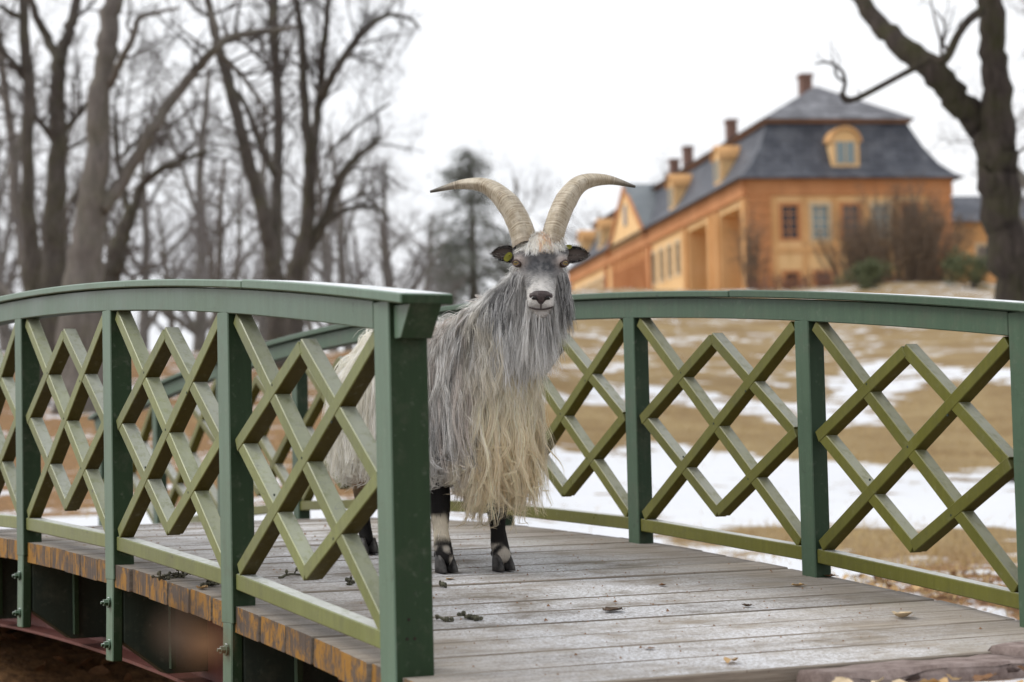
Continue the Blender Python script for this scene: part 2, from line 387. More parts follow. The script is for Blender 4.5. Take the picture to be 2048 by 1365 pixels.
XP_L = [SP * k for k in range(NP)]
XP_R = [.013] + [1.1615 + SP * (k - 1) for k in range(1, NP)]
for side in (0, 1):
    XP = XP_L if side == 0 else XP_R
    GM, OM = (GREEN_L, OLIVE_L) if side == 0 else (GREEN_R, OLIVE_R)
    A = AL if side == 0 else AR
    for k, X0 in enumerate(XP):
        end = k in (0, NP - 1)
        if side == 0: ya, yb = 0., -(B0 if end else BL)
        else: ya, yb = YR, YR - (B0 if end else BR)
        top = rz(X0 + A / 2) + (FAS - .001 if end else .004)
        mb = MB(); zb = dz(X0) - (.02 if side else .345) - (.3 if end else 0)
        if end or side:
            mb.box(X0, X0 + A, yb, ya, zb - (.25 if side else 0), top)
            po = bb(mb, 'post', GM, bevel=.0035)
        else:
            # below the deck the post thins to a strap bolted to the cross beam
            mb.box(X0, X0 + A, yb, ya, dz(X0) - .055, top)
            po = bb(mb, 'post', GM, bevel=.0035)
            mb = MB(); mb.prism((X0 + A * .5, -.020, dz(X0) - .05), (X0 + A * .5, -.014, dz(X0) - .345), (A * .40, 0, 0), (0, .019, 0))
            bb(mb, 'strap', GM, po, bevel=.004)
            for zz in (.135, .285): bolt(po, X0 + A * .45, .004, dz(X0) - zz, 1)
    # fascia board and cap: follow the arch
    xs = np.linspace(XP[0] + A + .001, XP[-1] - .001, 49)
    yf, yb = (0.0, -BL) if side == 0 else (YR, YR - BR)
    def ribbon(xs, y0, y1, zlo, zhi, name, mat, ends=True, bev=.003):
        mb = MB(); vs = []
        for X in xs: vs += [(X, y0, zlo(X)), (X, y1, zlo(X)), (X, y1, zhi(X)), (X, y0, zhi(X))]
        fs = []
        for j in range(len(xs) - 1):
            for a in range(4): fs.append((j * 4 + a, (j + 1) * 4 + a, (j + 1) * 4 + (a + 1) % 4, j * 4 + (a + 1) % 4))
        n = len(xs) - 1; fs += [(0, 1, 2, 3), (n * 4 + 3, n * 4 + 2, n * 4 + 1, n * 4)]
        mb.add(vs, fs)
        mb.v = [(a, b, c - BO[2]) for a, b, c in mb.v]
        me = bpy.data.meshes.new(name); me.from_pydata(mb.v, [], mb.f); me.materials.append(mat)
        bm = bmesh.new(); bm.from_mesh(me); bmesh.ops.recalc_face_normals(bm, faces=bm.faces)
        ed = [e for e in bm.edges if not all(abs(f.normal.x) < .5 for f in e.link_faces) or
              (len(e.link_faces) == 2 and e.link_faces[0].normal.dot(e.link_faces[1].normal) < .5)]
        bmesh.ops.bevel(bm, geom=ed, offset=bev, segments=1, affect='EDGES', profile=.5)
        bm.to_mesh(me); bm.free()
        o = bpy.data.objects.new(name, me); COL.objects.link(o); o.parent = bridge; return o
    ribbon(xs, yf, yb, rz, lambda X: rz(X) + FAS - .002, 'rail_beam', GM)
    # cap: sections butted with small joints
    oc, ic = (.022, -.130) if side == 0 else (YR + .030, YR - BR - .045)
    cuts = [-.125, 1.02, 4.3, 7.4, XP[-1] + A + .12] if side == 0 else [-.125, 1.62, 4.9, 7.7, XP[-1] + A + .12]
    for ci, (c0, c1) in enumerate(zip(cuts[:-1], cuts[1:])):
        dzc = .003 if (ci % 2 == 0) else 0
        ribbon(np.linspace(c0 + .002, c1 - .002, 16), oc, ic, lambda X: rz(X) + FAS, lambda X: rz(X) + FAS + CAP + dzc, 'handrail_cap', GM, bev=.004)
    # corbel under the cap at the near end
    for X0, sg in ((XP[0], -1), (XP[-1] + A, 1)):
        yo, yi = ((-.014, -.106) if side == 0 else (YR - .008, YR - .1))
        zt = rz(X0 + sg * .05) + FAS - .004; mb = MB(); e0 = sg * .001
        pr = [(e0, zt), (sg * .105, zt - .002), (sg * .040, zt - .088), (e0, zt - .088)]
        vs = [(X0 + a, yo, b) for a, b in pr] + [(X0 + a, yi, b) for a, b in pr]
        mb.add(vs, [(0, 1, 2, 3), (7, 6, 5, 4), (0, 4, 5, 1), (1, 5, 6, 2), (2, 6, 7, 3), (3, 7, 4, 0)])
        bb(mb, 'corbel', GM, bevel=.002)
    # panels
    for k in range(NP - 1):
        xa, xb = XP[k] + A, XP[k + 1]
        yc = (-.040 if side == 0 else YR - .034)
        br0, br1 = .050, .100
        mb = MB(); d0, d1 = dz(xa), dz(xb)
        a = np.array([xa + .001, yc, d0 + (br0 + br1) / 2]); b = np.array([xb - .001, yc, d1 + (br0 + br1) / 2])
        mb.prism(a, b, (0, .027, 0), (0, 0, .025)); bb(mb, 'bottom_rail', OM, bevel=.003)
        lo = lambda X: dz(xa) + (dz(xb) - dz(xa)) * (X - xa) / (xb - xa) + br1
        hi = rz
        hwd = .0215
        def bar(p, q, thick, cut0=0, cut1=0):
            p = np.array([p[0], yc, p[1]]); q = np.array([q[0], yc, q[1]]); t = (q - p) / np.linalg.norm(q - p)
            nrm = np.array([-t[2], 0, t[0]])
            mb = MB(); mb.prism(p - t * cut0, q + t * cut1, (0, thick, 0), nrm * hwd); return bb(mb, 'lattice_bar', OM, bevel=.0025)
        xm = (xa + xb) / 2; T1, T2 = .0262, .0250
        ins = .024
        # '/' and '\' seen from the camera side: crossing bars differ 1.2 mm in depth
        bar((xa + ins, lo(xa) + ins * .55), (xb - ins, hi(xb) - ins * .75), T2, .004, .004)
        last_bar = bar((xb - ins, lo(xb) + ins * .55), (xa + ins, hi(xa) - ins * .75), T1, .004, .004)
        zt = hi(xm) - .078; zbm = lo(xm) + .075; zl = (lo(xa) + hi(xa)) / 2; zr = (lo(xb) + hi(xb)) / 2
        xl, xr = xa + .036, xb - .036
        if k < 4:
            for cx_, cz_ in ((xm, (lo(xm) + hi(xm)) / 2 + .004), (xa + .30 * (xb - xa), lo(xa) + .705 * (hi(xa) - lo(xa))), (xa + .70 * (xb - xa), lo(xb) + .705 * (hi(xb) - lo(xb))), (xa + .30 * (xb - xa), lo(xa) + .30 * (hi(xa) - lo(xa))), (xa + .70 * (xb - xa), lo(xb) + .30 * (hi(xb) - lo(xb)))):
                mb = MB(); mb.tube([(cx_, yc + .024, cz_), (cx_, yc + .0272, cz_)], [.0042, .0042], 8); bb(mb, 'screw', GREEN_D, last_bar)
        bar((xl, zl), (xm, zt), T2 - .0004, -.008, .010); bar((xm, zbm), (xr, zr), T2 - .0004, .006, -.012)
        bar((xm, zt), (xr, zr), T1 + .0004, -.004, .018); bar((xl, zl), (xm, zbm), T1 + .0004, .010, -.004)
# substructure
for k in range(NP):
    X0 = XP_L[k]; zt = dz(X0) - .086; zb = dz(X0) - .40
    mb = MB(); yo, yi = -.040, -(WB + BR) + .05; ch = .16
    pr = [(yo, zt), (yo, zb + .06 + .06), (yo - ch, zb), (yi + ch, zb), (yi, zb + .12), (yi, zt)]
    x0, x1 = X0 + .012, X0 + AL - .012
    n = len(pr); vs = [(x0, a, b) for a, b in pr] + [(x1, a, b) for a, b in pr]
    fs = [tuple(range(n)), tuple(range(2 * n - 1, n - 1, -1))] + [(j, j + n, (j + 1) % n + n, (j + 1) % n) for j in range(n)]
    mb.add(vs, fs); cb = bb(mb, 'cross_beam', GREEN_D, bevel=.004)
    mb = MB(); mb.box(X0 - .02, X0 + .006, -.222, -.204, zb + .02, zt - .002); bb(mb, 'steel_plate', GREEN_L, cb)
for yg in (-.36, -1.85):
    xs = np.linspace(-.1, 9.9, 30)
    mb = MB()
    for (y0, y1, z0, z1) in ((yg - .006, yg + .006, -.43, -.101), (yg - .1, yg + .1, -.442, -.43), (yg - .1, yg + .1, -.101, -.089)):
        vs = []
        for X in xs: vs += [(X, y0, dz(X) + z0), (X, y1, dz(X) + z0), (X, y1, dz(X) + z1), (X, y0, dz(X) + z1)]
        fs = []
        for j in range(len(xs) - 1):
            for a in range(4): fs.append((j * 4 + a, j * 4 + (a + 1) % 4, (j + 1) * 4 + (a + 1) % 4, (j + 1) * 4 + a))
        fs += [(3, 2, 1, 0), tuple(4 * (len(xs) - 1) + a for a in range(4))]
        mb.add(vs, fs)
    bb(mb, 'girder', RED_G)

# ------------------------------------------------------------------ goat
GO = np.array([2.2, -1.09, dz(2.2)])            # goat stands mid-deck, walking towards the near end (-X)
goat = empty('goat', GO, math.pi)
tag(goat, 'long-haired grey and cream billy goat with wide curved horns standing on the bridge', 'goat')
def toloc(P): P = np.asarray(P, float); return np.array([GO[0] - P[0], GO[1] - P[1], P[2] - GO[2]])
H0 = toloc(at(1081, 527, 7.56))                  # between the eyes
HN = np.array([-(-FH[0]), -(-FH[1]), 0.0]); HS = np.array([-RH[0], -RH[1], 0.0]); HT = np.array([0, 0, 1.0])
hp = math.radians(4); HN, HT = HN * math.cos(hp) - HT * math.sin(hp), HT * math.cos(hp) + HN * math.sin(hp)
hr = math.radians(-1.5); HS, HT = HS * math.cos(hr) + HT * math.sin(hr), HT * math.cos(hr) - HS * math.sin(hr)
HM = np.stack([HN, HS, HT], 1)
def H(n, s, t): return H0 + HM @ np.array([n, s, t], float)
def toH(P): return (np.asarray(P) - H0) @ HM
def fz(lx): return dz(GO[0] - lx) - GO[2]        # deck height under local x

body = MB()
def blob(c, r): body.ball(c, r, None, 18, 12)
def hblob(n, s, t, r): body.ball(H(n, s, t), r, HM, 18, 12)
def limb(pts, rs, steps=6):
    pts = [np.asarray(p, float) for p in pts]
    for a, b, ra, rb in zip(pts[:-1], pts[1:], rs[:-1], rs[1:]):
        m = max(2, int(np.linalg.norm(b - a) / (min(ra, rb) * .5)) + 1)
        for j in range(m + 1):
            t = j / m; body.ball(a + (b - a) * t, ra + (rb - ra) * t, None, 12, 8)
# trunk
blob((.40, 0, .625), (.19, .150, .20)); blob((.22, 0, .645), (.26, .168, .205)); blob((.08, 0, .635), (.26, .18, .205))
blob((-.09, 0, .66), (.21, .160, .195)); blob((.46, 0, .58), (.14, .105, .15)); blob((.53, .06, .60), (.13, .13, .175)); blob((.60, .09, .66), (.10, .10, .14)); blob((.28, 0, .79), (.16, .07, .06))
limb([(.44, 0, .66), (.59, .045, .79), H(-.10, .005, -.055)], [.150, .112, .078])
blob((-.29, 0, .79), (.08, .03, .035))
# head
hblob(-.030, 0, .030, (.088, .082, .074)); hblob(.005, 0, .012, (.060, .078, .058))
for s in (-1, 1):
    hblob(.022, s * .066, .016, (.032, .027, .025)); hblob(-.005, s * .054, -.068, (.060, .040, .058)); hblob(-.03, s * .044, .070, (.036, .036, .036))
    hblob(-.03, s * .070, .038, (.034, .030, .030)); hblob(.02, s * .046, -.045, (.045, .034, .040))
for j in range(12):
    t = j / 11; hblob(.020 + .090 * t, 0, -.018 - .098 * t, (.050 - .016 * t, .062 - .014 * t, .050 - .015 * t))
for j in range(8):
    t = j / 7; hblob(-.01 + .10 * t, 0, -.085 - .072 * t, (.048 - .02 * t, .052 - .015 * t, .040 - .014 * t))
hblob(.118, 0, -.122, (.032, .042, .032)); hblob(.104, 0, -.172, (.028, .033, .020))
for s in (-1, 1): hblob(.110, s * .022, -.138, (.030, .027, .026))
# legs
for s, fx in ((-1, .475), (1, .505)):
    y = s * .105; z0 = fz(fx)
    limb([(.40, s * .10, .60), (.37, s * .105, .45), (fx - .035, y, .265 + z0), (fx - .03, y, .235 + z0), (fx - .025, y, .15 + z0), (fx - .012, y, .088 + z0), (fx + .008, y, .055 + z0)],
         [.105, .066, .043, .040, .028, .034, .031])
for s, fx in ((-1, -.20), (1, -.30)):
    y = s * .10; z0 = fz(fx)
    limb([(-.14, s * .09, .62), (-.06 + (fx + .2) * .4, s * .115, .46), (fx - .06, y, .285 + z0), (fx - .05, y, .20 + z0), (fx - .02, y, .088 + z0), (fx, y, .055 + z0)],
         [.135, .085, .036, .025, .028, .025])
bo = body.build('body', [], goat)
m1 = bo.modifiers.new('r', 'REMESH'); m1.mode = 'VOXEL'; m1.voxel_size = .0085
m2 = bo.modifiers.new('s', 'SMOOTH'); m2.factor = .5; m2.iterations = 5
dg = bpy.context.evaluated_depsgraph_get(); dg.update()
ev = bo.evaluated_get(dg); me = bpy.data.meshes.new_from_object(ev)
bo.modifiers.clear(); bo.data = me; me.name = 'body'
nV = len(me.vertices); BV = np.empty(nV * 3, np.float32); me.vertices.foreach_get('co', BV); BV = BV.reshape(-1, 3).astype(float)
BN = np.empty(nV * 3, np.float32); me.vertices.foreach_get('normal', BN); BN = BN.reshape(-1, 3).astype(float)
me.calc_loop_triangles(); TRI = np.empty(len(me.loop_triangles) * 3, np.int32); me.loop_triangles.foreach_get('vertices', TRI); TRI = TRI.reshape(-1, 3)
me.polygons.foreach_set('use_smooth', np.ones(len(me.polygons), bool))
bvh = BVHTree.FromPolygons([Vector(p) for p in BV], [tuple(t) for t in TRI.tolist()])

def nse(P, s, o=0.):
    return np.array([mnoise.noise(Vector((p[0] * s + o, p[1] * s + o * .7, p[2] * s - o))) for p in np.atleast_2d(P)])
CREAM = np.array([.91, .84, .69]); WHITE = np.array([.95, .92, .84]); GREY = np.array([.54, .53, .52]); SILV = np.array([.88, .87, .85])
DARK = np.array([.13, .135, .15]); TAUPE = np.array([.58, .50, .45]); TAN = np.array([.50, .36, .20]); BLACK = np.array([.014, .013, .013])
def lerp(a, b, t): t = np.asarray(t)[..., None]; return a * (1 - t) + b * t
def coat(P):
    """natural coat colour at points P (goat frame)"""
    P = np.atleast_2d(P); x, y, z = P.T
    h = toH(P); n, s, t = h.T
    n1 = nse(P, 7.); n2 = nse(P, 22., 3.); n3 = nse(P, 60., 9.)
    c = np.tile(SILV, (len(P), 1)) * .0 + lerp(np.tile(GREY, (len(P), 1)), np.tile(SILV, (len(P), 1)), np.clip(.80 + n1 * .9 + n2 * .6, 0, 1))
    c = lerp(c, TAUPE, np.clip(.3 + 1.2 * nse(P, 5., 5.), 0, .75) * smooth(-.12, -.02, y) * smooth(.3, .45, x))
    c = lerp(c, WHITE, smooth(.22, .10, x + .06 * n1))                               # rump and hind part
    chest = smooth(-.11, .05, y + .06 * n2 + .04 * n1 + .10 * smooth(.68, .48, z)) * smooth(.36, .44, x) * (1 - smooth(.76, .86, z + .03 * n1))
    c = lerp(c, CREAM, chest * .95)
    neck = smooth(.46, .58, x) * smooth(.72, .86, z)
    c = lerp(c, lerp(np.tile(GREY, (len(P), 1)), np.tile(SILV, (len(P), 1)), np.clip(.65 + n2 * 1.1 + n1 * .6, 0, 1)), neck)
    # legs
    leg = 1 - smooth(.40, .46, z)
    lc = np.tile(BLACK, (len(P), 1))
    zz = z - np.where(x > .2, -.034, .012)
    bandR = smooth(.100, .130, zz + .035 * n2) * (1 - smooth(.165, .195, zz + .035 * n2)) * (y < 0) * (x > .2)
    lc = lerp(lc, np.array([.70, .64, .52]), bandR)
    lc = lerp(lc, np.array([.55, .51, .45]), smooth(.0, .25, n2 + .1) * (1 - smooth(.085, .10, zz)) * .8 * (x > .2))
    lc = lerp(lc, np.array([.42, .29, .17]), (1 - smooth(.0, .2, x)) * smooth(.18, .30, zz) * .9)
    c = lerp(c, lc, leg)
    # face
    inh = smooth(-.11, -.06, n) * smooth(-.24, -.20, t)
    fc = lerp(np.tile(np.array([.15, .15, .155]), (len(P), 1)), np.array([.50, .495, .485]), np.clip(.5 + n2 * 1.4 + n3 * .6, 0, 1))
    fore = smooth(-.060, -.015, t + .012 * n2) * (1 - smooth(.034, .050, t + .010 * n3)) * (1 - smooth(.046, .066, abs(s)))
    fc = lerp(fc, np.array([.085, .088, .096]), fore * np.clip(.92 + n2 * .9 + n3 * 1.1, 0, 1))
    fc = lerp(fc, np.array([.90, .86, .79]), smooth(.036, .050, t + .010 * n3) * (1 - smooth(.060, .074, abs(s))))
    sn = smooth(-.030, -.090, t + .016 * n3 + .008 * n2) * (1 - smooth(.020 + .022 * smooth(-.07, -.11, t), .040 + .020 * smooth(-.07, -.11, t), abs(s) + .008 * n2)) * smooth(.01, .04, n)
    fc = lerp(fc, np.array([.72, .71, .69]), sn * np.clip(.9 + .6 * n3, 0, 1))
    fc = lerp(fc, np.array([.52, .505, .49]), smooth(-.135, -.155, t) * smooth(.04, .07, n) * .9)
    eye = np.exp(-(((abs(s) - .074) / .020) ** 2 + ((t - .004) / .022) ** 2))
    fc = lerp(fc, np.array([.66, .58, .545]), np.clip(eye * 1.0, 0, .85))
    dk = np.exp(-(((abs(s) - .060) / .010) ** 2 + ((t + .030) / .022) ** 2)); fc = lerp(fc, np.array([.16, .15, .155]), np.clip(dk * .6, 0, 1))
    dk = np.exp(-(((abs(s) - .082) / .014) ** 2 + ((t - .048) / .018) ** 2)); fc = lerp(fc, np.array([.04, .04, .045]), np.clip(dk * 1.3, 0, .95))
    return lerp(c, fc, inh)

m = NT('goat hide', .8, .2); a_ = m.n('ShaderNodeAttribute'); a_.attribute_name = 'fur'
m.color(m.mix(1., a_.outputs['Color'], (.9, .88, .86), 'MULTIPLY')); HIDE = m.m
me.materials.clear(); me.materials.append(HIDE)
bc = coat(BV); ca = me.color_attributes.new('fur', 'FLOAT_COLOR', 'POINT'); cc = np.ones((nV, 4), np.float32); cc[:, :3] = bc; ca.data.foreach_set('color', cc.ravel())

m = NT('goat hair', .5, .25); a_ = m.n('ShaderNodeAttribute'); a_.attribute_name = 'fur'; m.color(a_.outputs['Color'])
tr = m.n('ShaderNodeBsdfTranslucent'); m.l(a_.outputs['Color'], tr.inputs['Color'])
ms = m.n('ShaderNodeMixShader'); ms.inputs[0].default_value = .4
m.l(m.b.outputs[0], ms.inputs[1]); m.l(tr.outputs[0], ms.inputs[2]); m.l(ms.outputs[0], m.t.nodes['Material Output'].inputs[0]); HAIR = m.m

# sample roots over the hide
A3 = BV[TRI]; area = np.linalg.norm(np.cross(A3[:, 1] - A3[:, 0], A3[:, 2] - A3[:, 0]), axis=1) / 2; TC = A3.mean(1)
def sample(weight, n):
    pr = area * weight; pr = pr / pr.sum(); ti = rng.choice(len(TRI), n, p=pr)
    r1, r2 = rng.random(n), rng.random(n); q = np.sqrt(r1); b = np.stack([1 - q, q * (1 - r2), q * r2], 1)
    P = (A3[ti] * b[:, :, None]).sum(1); N = (BN[TRI[ti]] * b[:, :, None]).sum(1); N /= np.linalg.norm(N, axis=1, keepdims=True) + 1e-9
    return P, N
def strands(name, curves, widths, cols, sides, parent=goat):
    """curves (n,k,3), widths (n,), cols (n,k,3), sides (n,k,3)"""
    n, k, _ = curves.shape
    tap = np.concatenate([np.full(k - 3, 1.), [.85, .55, .12]]) if k > 4 else np.linspace(1, .15, k)
    off = sides * (widths[:, None] * tap[None])[:, :, None] * .5
    V = np.stack([curves - off, curves + off], 2).reshape(-1, 3)
    C = np.repeat(cols[:, :, None, :], 2, 2).reshape(-1, 3)
    b = (np.arange(n) * k * 2)[:, None] + (np.arange(k - 1) * 2)[None]
    Q = np.stack([b, b + 1, b + 3, b + 2], -1).reshape(-1, 4)
    return fast_mesh(name, V, Q, HAIR, parent, C)
def norm(v): return v / (np.linalg.norm(v, axis=-1, keepdims=True) + 1e-9)

def locks(name, P, N, L, flow, col, per, K=9, spread=.016, wave=.008, clump=.75, zmin=None, width=.0016, lift=.5, tip=None, hang=.34, clear=(.006, .028), colvar=.22):
    n = len(P); G = np.zeros((n, K, 3)); G[:, 0] = P
    d = norm(N * lift + flow); layer = rng.random(n)
    cl = clear[0] + (clear[1] - clear[0]) * layer; step = L / (K - 1)
    grav = np.array([0, 0, -1.0]); sw = rng.normal(0, .13, (n, 3)); sw[:, 2] *= .3
    for k in range(1, K):
        d = norm(d * (1 - hang) + (grav + flow * .25 + sw) * hang)
        p = G[:, k - 1] + d * step[:, None]
        for i in range(n):
            loc, nr, _, dist = bvh.find_nearest(Vector(p[i]), .16)
            if loc is None: continue
            lo = np.array(loc); nn = np.array(nr); sd = (p[i] - lo) @ nn
            c = cl[i] * min(1, k / 3)
            if sd < c: p[i] = lo + nn * c
        if zmin is not None:
            low = p[:, 2] < zmin; p[low] = G[low, k - 1] + (p[low] - G[low, k - 1]) * .12
        G[:, k] = p
    t = np.linspace(0, 1, K)
    T = norm(np.gradient(G, axis=1)); S0 = norm(np.cross(T, N[:, None, :] + 1e-6)); B0 = np.cross(T, S0)
    ph = rng.random(n) * 6.28; fr = rng.uniform(.8, 2.0, n); am = wave * rng.uniform(.3, 1.3, n)
    wv = am[:, None] * np.sin(ph[:, None] + fr[:, None] * 6.28 * t[None]) * (t[None] ** .8)
    G = G + S0 * wv[:, :, None] + B0 * (wv * .5)[:, :, None]
    # strands of each lock
    M = n * per; R = np.repeat(np.arange(n), per)
    oa = rng.normal(0, 1, (M, 2)) * (spread * rng.uniform(.5, 1.3, n))[R][:, None]
    cf = (1 - clump * rng.uniform(.55, 1.05, M)[:, None] * t[None] ** .75)
    ln = rng.uniform(.72, 1.05, M)
    tt = np.clip(t[None] * ln[:, None], 0, 1) * (K - 1); i0 = np.minimum(tt.astype(int), K - 2); fa = (tt - i0)[:, :, None]
    g = G[R[:, None], i0] * (1 - fa) + G[R[:, None], i0 + 1] * fa
    s_ = S0[R[:, None], i0]; b_ = B0[R[:, None], i0]
    fly = rng.normal(0, .012, (M, 2)) * (rng.random((M, 1)) < .3)
    cv = g + s_ * (oa[:, :1] * cf + fly[:, :1] * t[None] ** 2)[:, :, None] + b_ * (oa[:, 1:] * cf * .45 + fly[:, 1:] * t[None] ** 2)[:, :, None]
    w2 = rng.random((M, 1)) * 6.28; f2 = rng.uniform(2, 5, (M, 1)); cv = cv + s_ * (.0016 * np.sin(w2 + f2 * 6.28 * t[None]) * t[None])[:, :, None]
    Tn = norm(np.gradient(cv, axis=1)); NR = N[R][:, None, :] + rng.normal(0, .35, (M, 1, 3)); sd = norm(np.cross(Tn, NR))
    br = np.clip(1.25 - col.mean(1), .35, 1.1); lv = np.exp(rng.normal(0, colvar, n) * br)[R]; sv = np.exp(rng.normal(0, .30, M) * br[R])
    c = col[R] * (lv * sv)[:, None]; C = np.repeat(c[:, None, :], K, 1)
    if tip is not None:
        tc_ = tip[R] if tip.ndim == 2 else np.tile(tip, (M, 1)); q = (t[None] ** 1.6)[:, :, None]; C = C * (1 - q) + (tc_ * sv[:, None])[:, None, :] * q
    return strands(name, cv, width * rng.uniform(.6, 1.3, M), np.clip(C, .004, .92), sd)

hC = toH(TC); nC, sC, tC = hC.T; xC, yC, zC = TC.T
inhead = (nC > -.085) & (tC > -.22) & (np.linalg.norm(hC * np.array([1, 1, .8]), axis=1) < .23)
NC = norm(np.cross(A3[:, 1] - A3[:, 0], A3[:, 2] - A3[:, 0]))
torso = (~inhead) & (zC > .44) & (xC < .60)
# --- body coat
P, N = sample(torso * (1.0 + 1.2 * (xC > .25)) * (1 - .65 * (yC > .06) * (xC < .35)) * np.where(zC > .5, 1, .7), 4000)
n = len(P); col = coat(P); h = toH(P)
dark = (rng.random(n) < .13) & (P[:, 0] > .2) & (P[:, 1] < .0)
col[dark] = col[dark] * .35 + DARK * .4
tau = (rng.random(n) < .25) & (P[:, 0] > .22) & (P[:, 2] > .55); col[tau] = col[tau] * .45 + TAUPE * .6
flow = np.zeros((n, 3)); flow[:, 0] = -.18 + .25 * (P[:, 0] > .45); flow[:, 1] = np.sign(P[:, 1] + .001) * .5 * smooth(.74, .84, P[:, 2]); flow[:, 2] = -.55
L = (.24 + .16 * smooth(.85, .6, P[:, 2])) * rng.uniform(.75, 1.15, n); L *= np.where(P[:, 0] > .40, 1.12, 1.); L[P[:, 2] > .8] *= .75
zm = .26 + .12 * rng.random(n) - .13 * smooth(-.08, .0, P[:, 1]) * smooth(.3, .45, P[:, 0]) * (rng.random(n) < .4)
tipc = col * .92; low = smooth(.70, .5, P[:, 2]) * smooth(-.10, .02, P[:, 1]) * smooth(.3, .4, P[:, 0]) + .12 * smooth(.6, .46, P[:, 2]); tipc = lerp(tipc, np.array([.84, .70, .48]), low * .6)
locks('body_coat', P, N, L, flow, col, 13, K=10, spread=.016, zmin=zm, tip=tipc, width=.0013, wave=.034, clump=.88, clear=(.006, .042), colvar=.24, lift=.22)
# --- long cream fringe of chest and belly
wgt = (~inhead) & (zC > .40) & (zC < .62) & (xC > -.15) & (NC[:, 2] < .3)
P, N = sample(wgt * (1. + 2.2 * (xC > .35) + 1.5 * (xC > .35) * (yC > -.03)), 1000); n = len(P)
cs = smooth(-.09, .0, P[:, 1]) * smooth(.28, .40, P[:, 0]); col = lerp(coat(P), CREAM, .7 * cs); ft = lerp(col * .92, np.array([.86, .70, .47]), .15 + .65 * cs); flow = np.tile([.02, 0, -1.], (n, 1)); L = rng.uniform(.24, .50, n)
zm = .29 + .10 * rng.random(n) - (.06 + .16 * rng.random(n)) * cs * (rng.random(n) < .7)
locks('fringe', P, N, L, flow, col, 14, K=10, spread=.013, zmin=zm, tip=ft, width=.0013, wave=.036, clump=.92, clear=(.006, .05))
# --- neck and throat mane
wgt = (~inhead) & (xC > .50) & (zC > .66)
P, N = sample(wgt * 1.0, 1150); n = len(P); col = coat(P)
dk = rng.random(n) < .2; col[dk] *= .35
lt = rng.random(n) < .38; col[lt] = col[lt] * .4 + np.array([.93, .92, .90]) * .6
flow = np.zeros((n, 3)); flow[:, 0] = -.12; flow[:, 2] = -.8; L = rng.uniform(.13, .25, n) * np.where(P[:, 2] > .98, .6, 1)
fr_ = smooth(-.10, .0, P[:, 1] - .25 * (P[:, 0] - .5)) * smooth(.95, .84, P[:, 2]); col = lerp(col, CREAM * rng.uniform(.8, 1.05, n)[:, None], fr_ * .9); tp = lerp(col, CREAM, .3 * smooth(.95, .8, P[:, 2]))
locks('mane', P, N, L, flow, col, 14, K=9, spread=.012, tip=tp, width=.0013, wave=.020, clear=(.004, .018), lift=.25)
# --- beard and cheeks
wgt = inhead & (tC < -.125) & (NC[:, 2] < .25) & (nC < .115) & (nC > -.06)
P, N = sample(wgt * 1.0, 380); n = len(P); col = lerp(np.tile(GREY * .55, (n, 1)), np.array([.94, .93, .91]), rng.random(n) ** .45)
flow = np.tile([.02, 0, -1.], (n, 1)); hh = toH(P); L = rng.uniform(.14, .27, n) * np.where(hh[:, 0] > .07, .8, 1)
locks('beard', P, N, L, flow, col, 14, K=9, spread=.009, width=.0015, lift=.15, wave=.006, clump=.85, clear=(.002, .01))
wgt = inhead & (abs(sC) > .040) & (tC < -.03) & (tC > -.15) & (nC < .055)
P, N = sample(wgt * 1.0, 520); n = len(P); col = lerp(coat(P), np.array([.92, .91, .90]), .6 * rng.random(n))
dk = rng.random(n) < .3; col[dk] *= .35
flow = norm(np.tile([0, 0, -1.], (n, 1)) - HN * .4); L = rng.uniform(.06, .20, n)
locks('cheek_hair', P, N, L, flow, col, 12, K=8, spread=.008, width=.0014, lift=.25, wave=.004, clear=(.003, .010))
# --- white forelock between the horns
wgt = inhead & (tC > .050) & (abs(sC) < .072) & (nC > -.06)
P, N = sample(wgt * 1.0, 260); n = len(P); col = np.tile(np.array([.93, .90, .84]), (n, 1)); hh = toH(P)
warm = (rng.random(n) < .5) & (hh[:, 1] > -.005) & (hh[:, 1] < .04); col[warm] = np.array([.86, .66, .50])
flow = HN * .6 - HT * .7 + HS[None] * (hh[:, 1:2] * 9); flow = norm(flow - N * (flow * N).sum(1, keepdims=True)); L = rng.uniform(.022, .040, n)
locks('forelock', P, N, L, flow, col, 16, K=7, spread=.009, width=.0013, lift=.06, wave=.002, hang=.06, clear=(.002, .007), clump=.6, colvar=.1)
# --- short fur of face and legs
def short(name, wgt, n, L, dirf, width=.0012):
    P, N = sample(wgt, n); T = dirf(P, N); T = norm(T - N * (T * N).sum(1, keepdims=True) + 1e-6); c = coat(P) * np.exp(rng.normal(0, .30, n))[:, None]
    ln = L * rng.uniform(.6, 1.3, n); d = norm(T + N * .35 + rng.normal(0, .15, (n, 3))); K = 4
    t = np.linspace(0, 1, K); cv = P[:, None] - N[:, None] * .001 + d[:, None] * (ln[:, None] * t)[:, :, None] - N[:, None] * (.25 * ln[:, None] * t ** 2)[:, :, None]
    Tn = norm(np.gradient(cv, axis=1)); sd = norm(np.cross(Tn, N[:, None] + rng.normal(0, .3, (n, 1, 3))))
    strands(name, cv, np.full(n, width), np.clip(np.repeat(c[:, None], K, 1), .004, .9), sd)
def facedir(P, N):
    hh = toH(P); return -HN[None] * .5 + HT[None] * (.6 * smooth(-.06, .0, hh[:, 2]) - .35)[:, None] + HS[None] * np.sign(hh[:, 1:2]) * .5
hface = inhead & (nC > -.06) & (tC > -.19)
nose_gap = 1 - (np.exp(-((sC / .026) ** 2 + ((tC + .119) / .019) ** 2)) > .40) * (nC > .09)
short('face_fur', hface * nose_gap * (1. + 1.0 * (nC > 0)), 15500, .011, facedir)
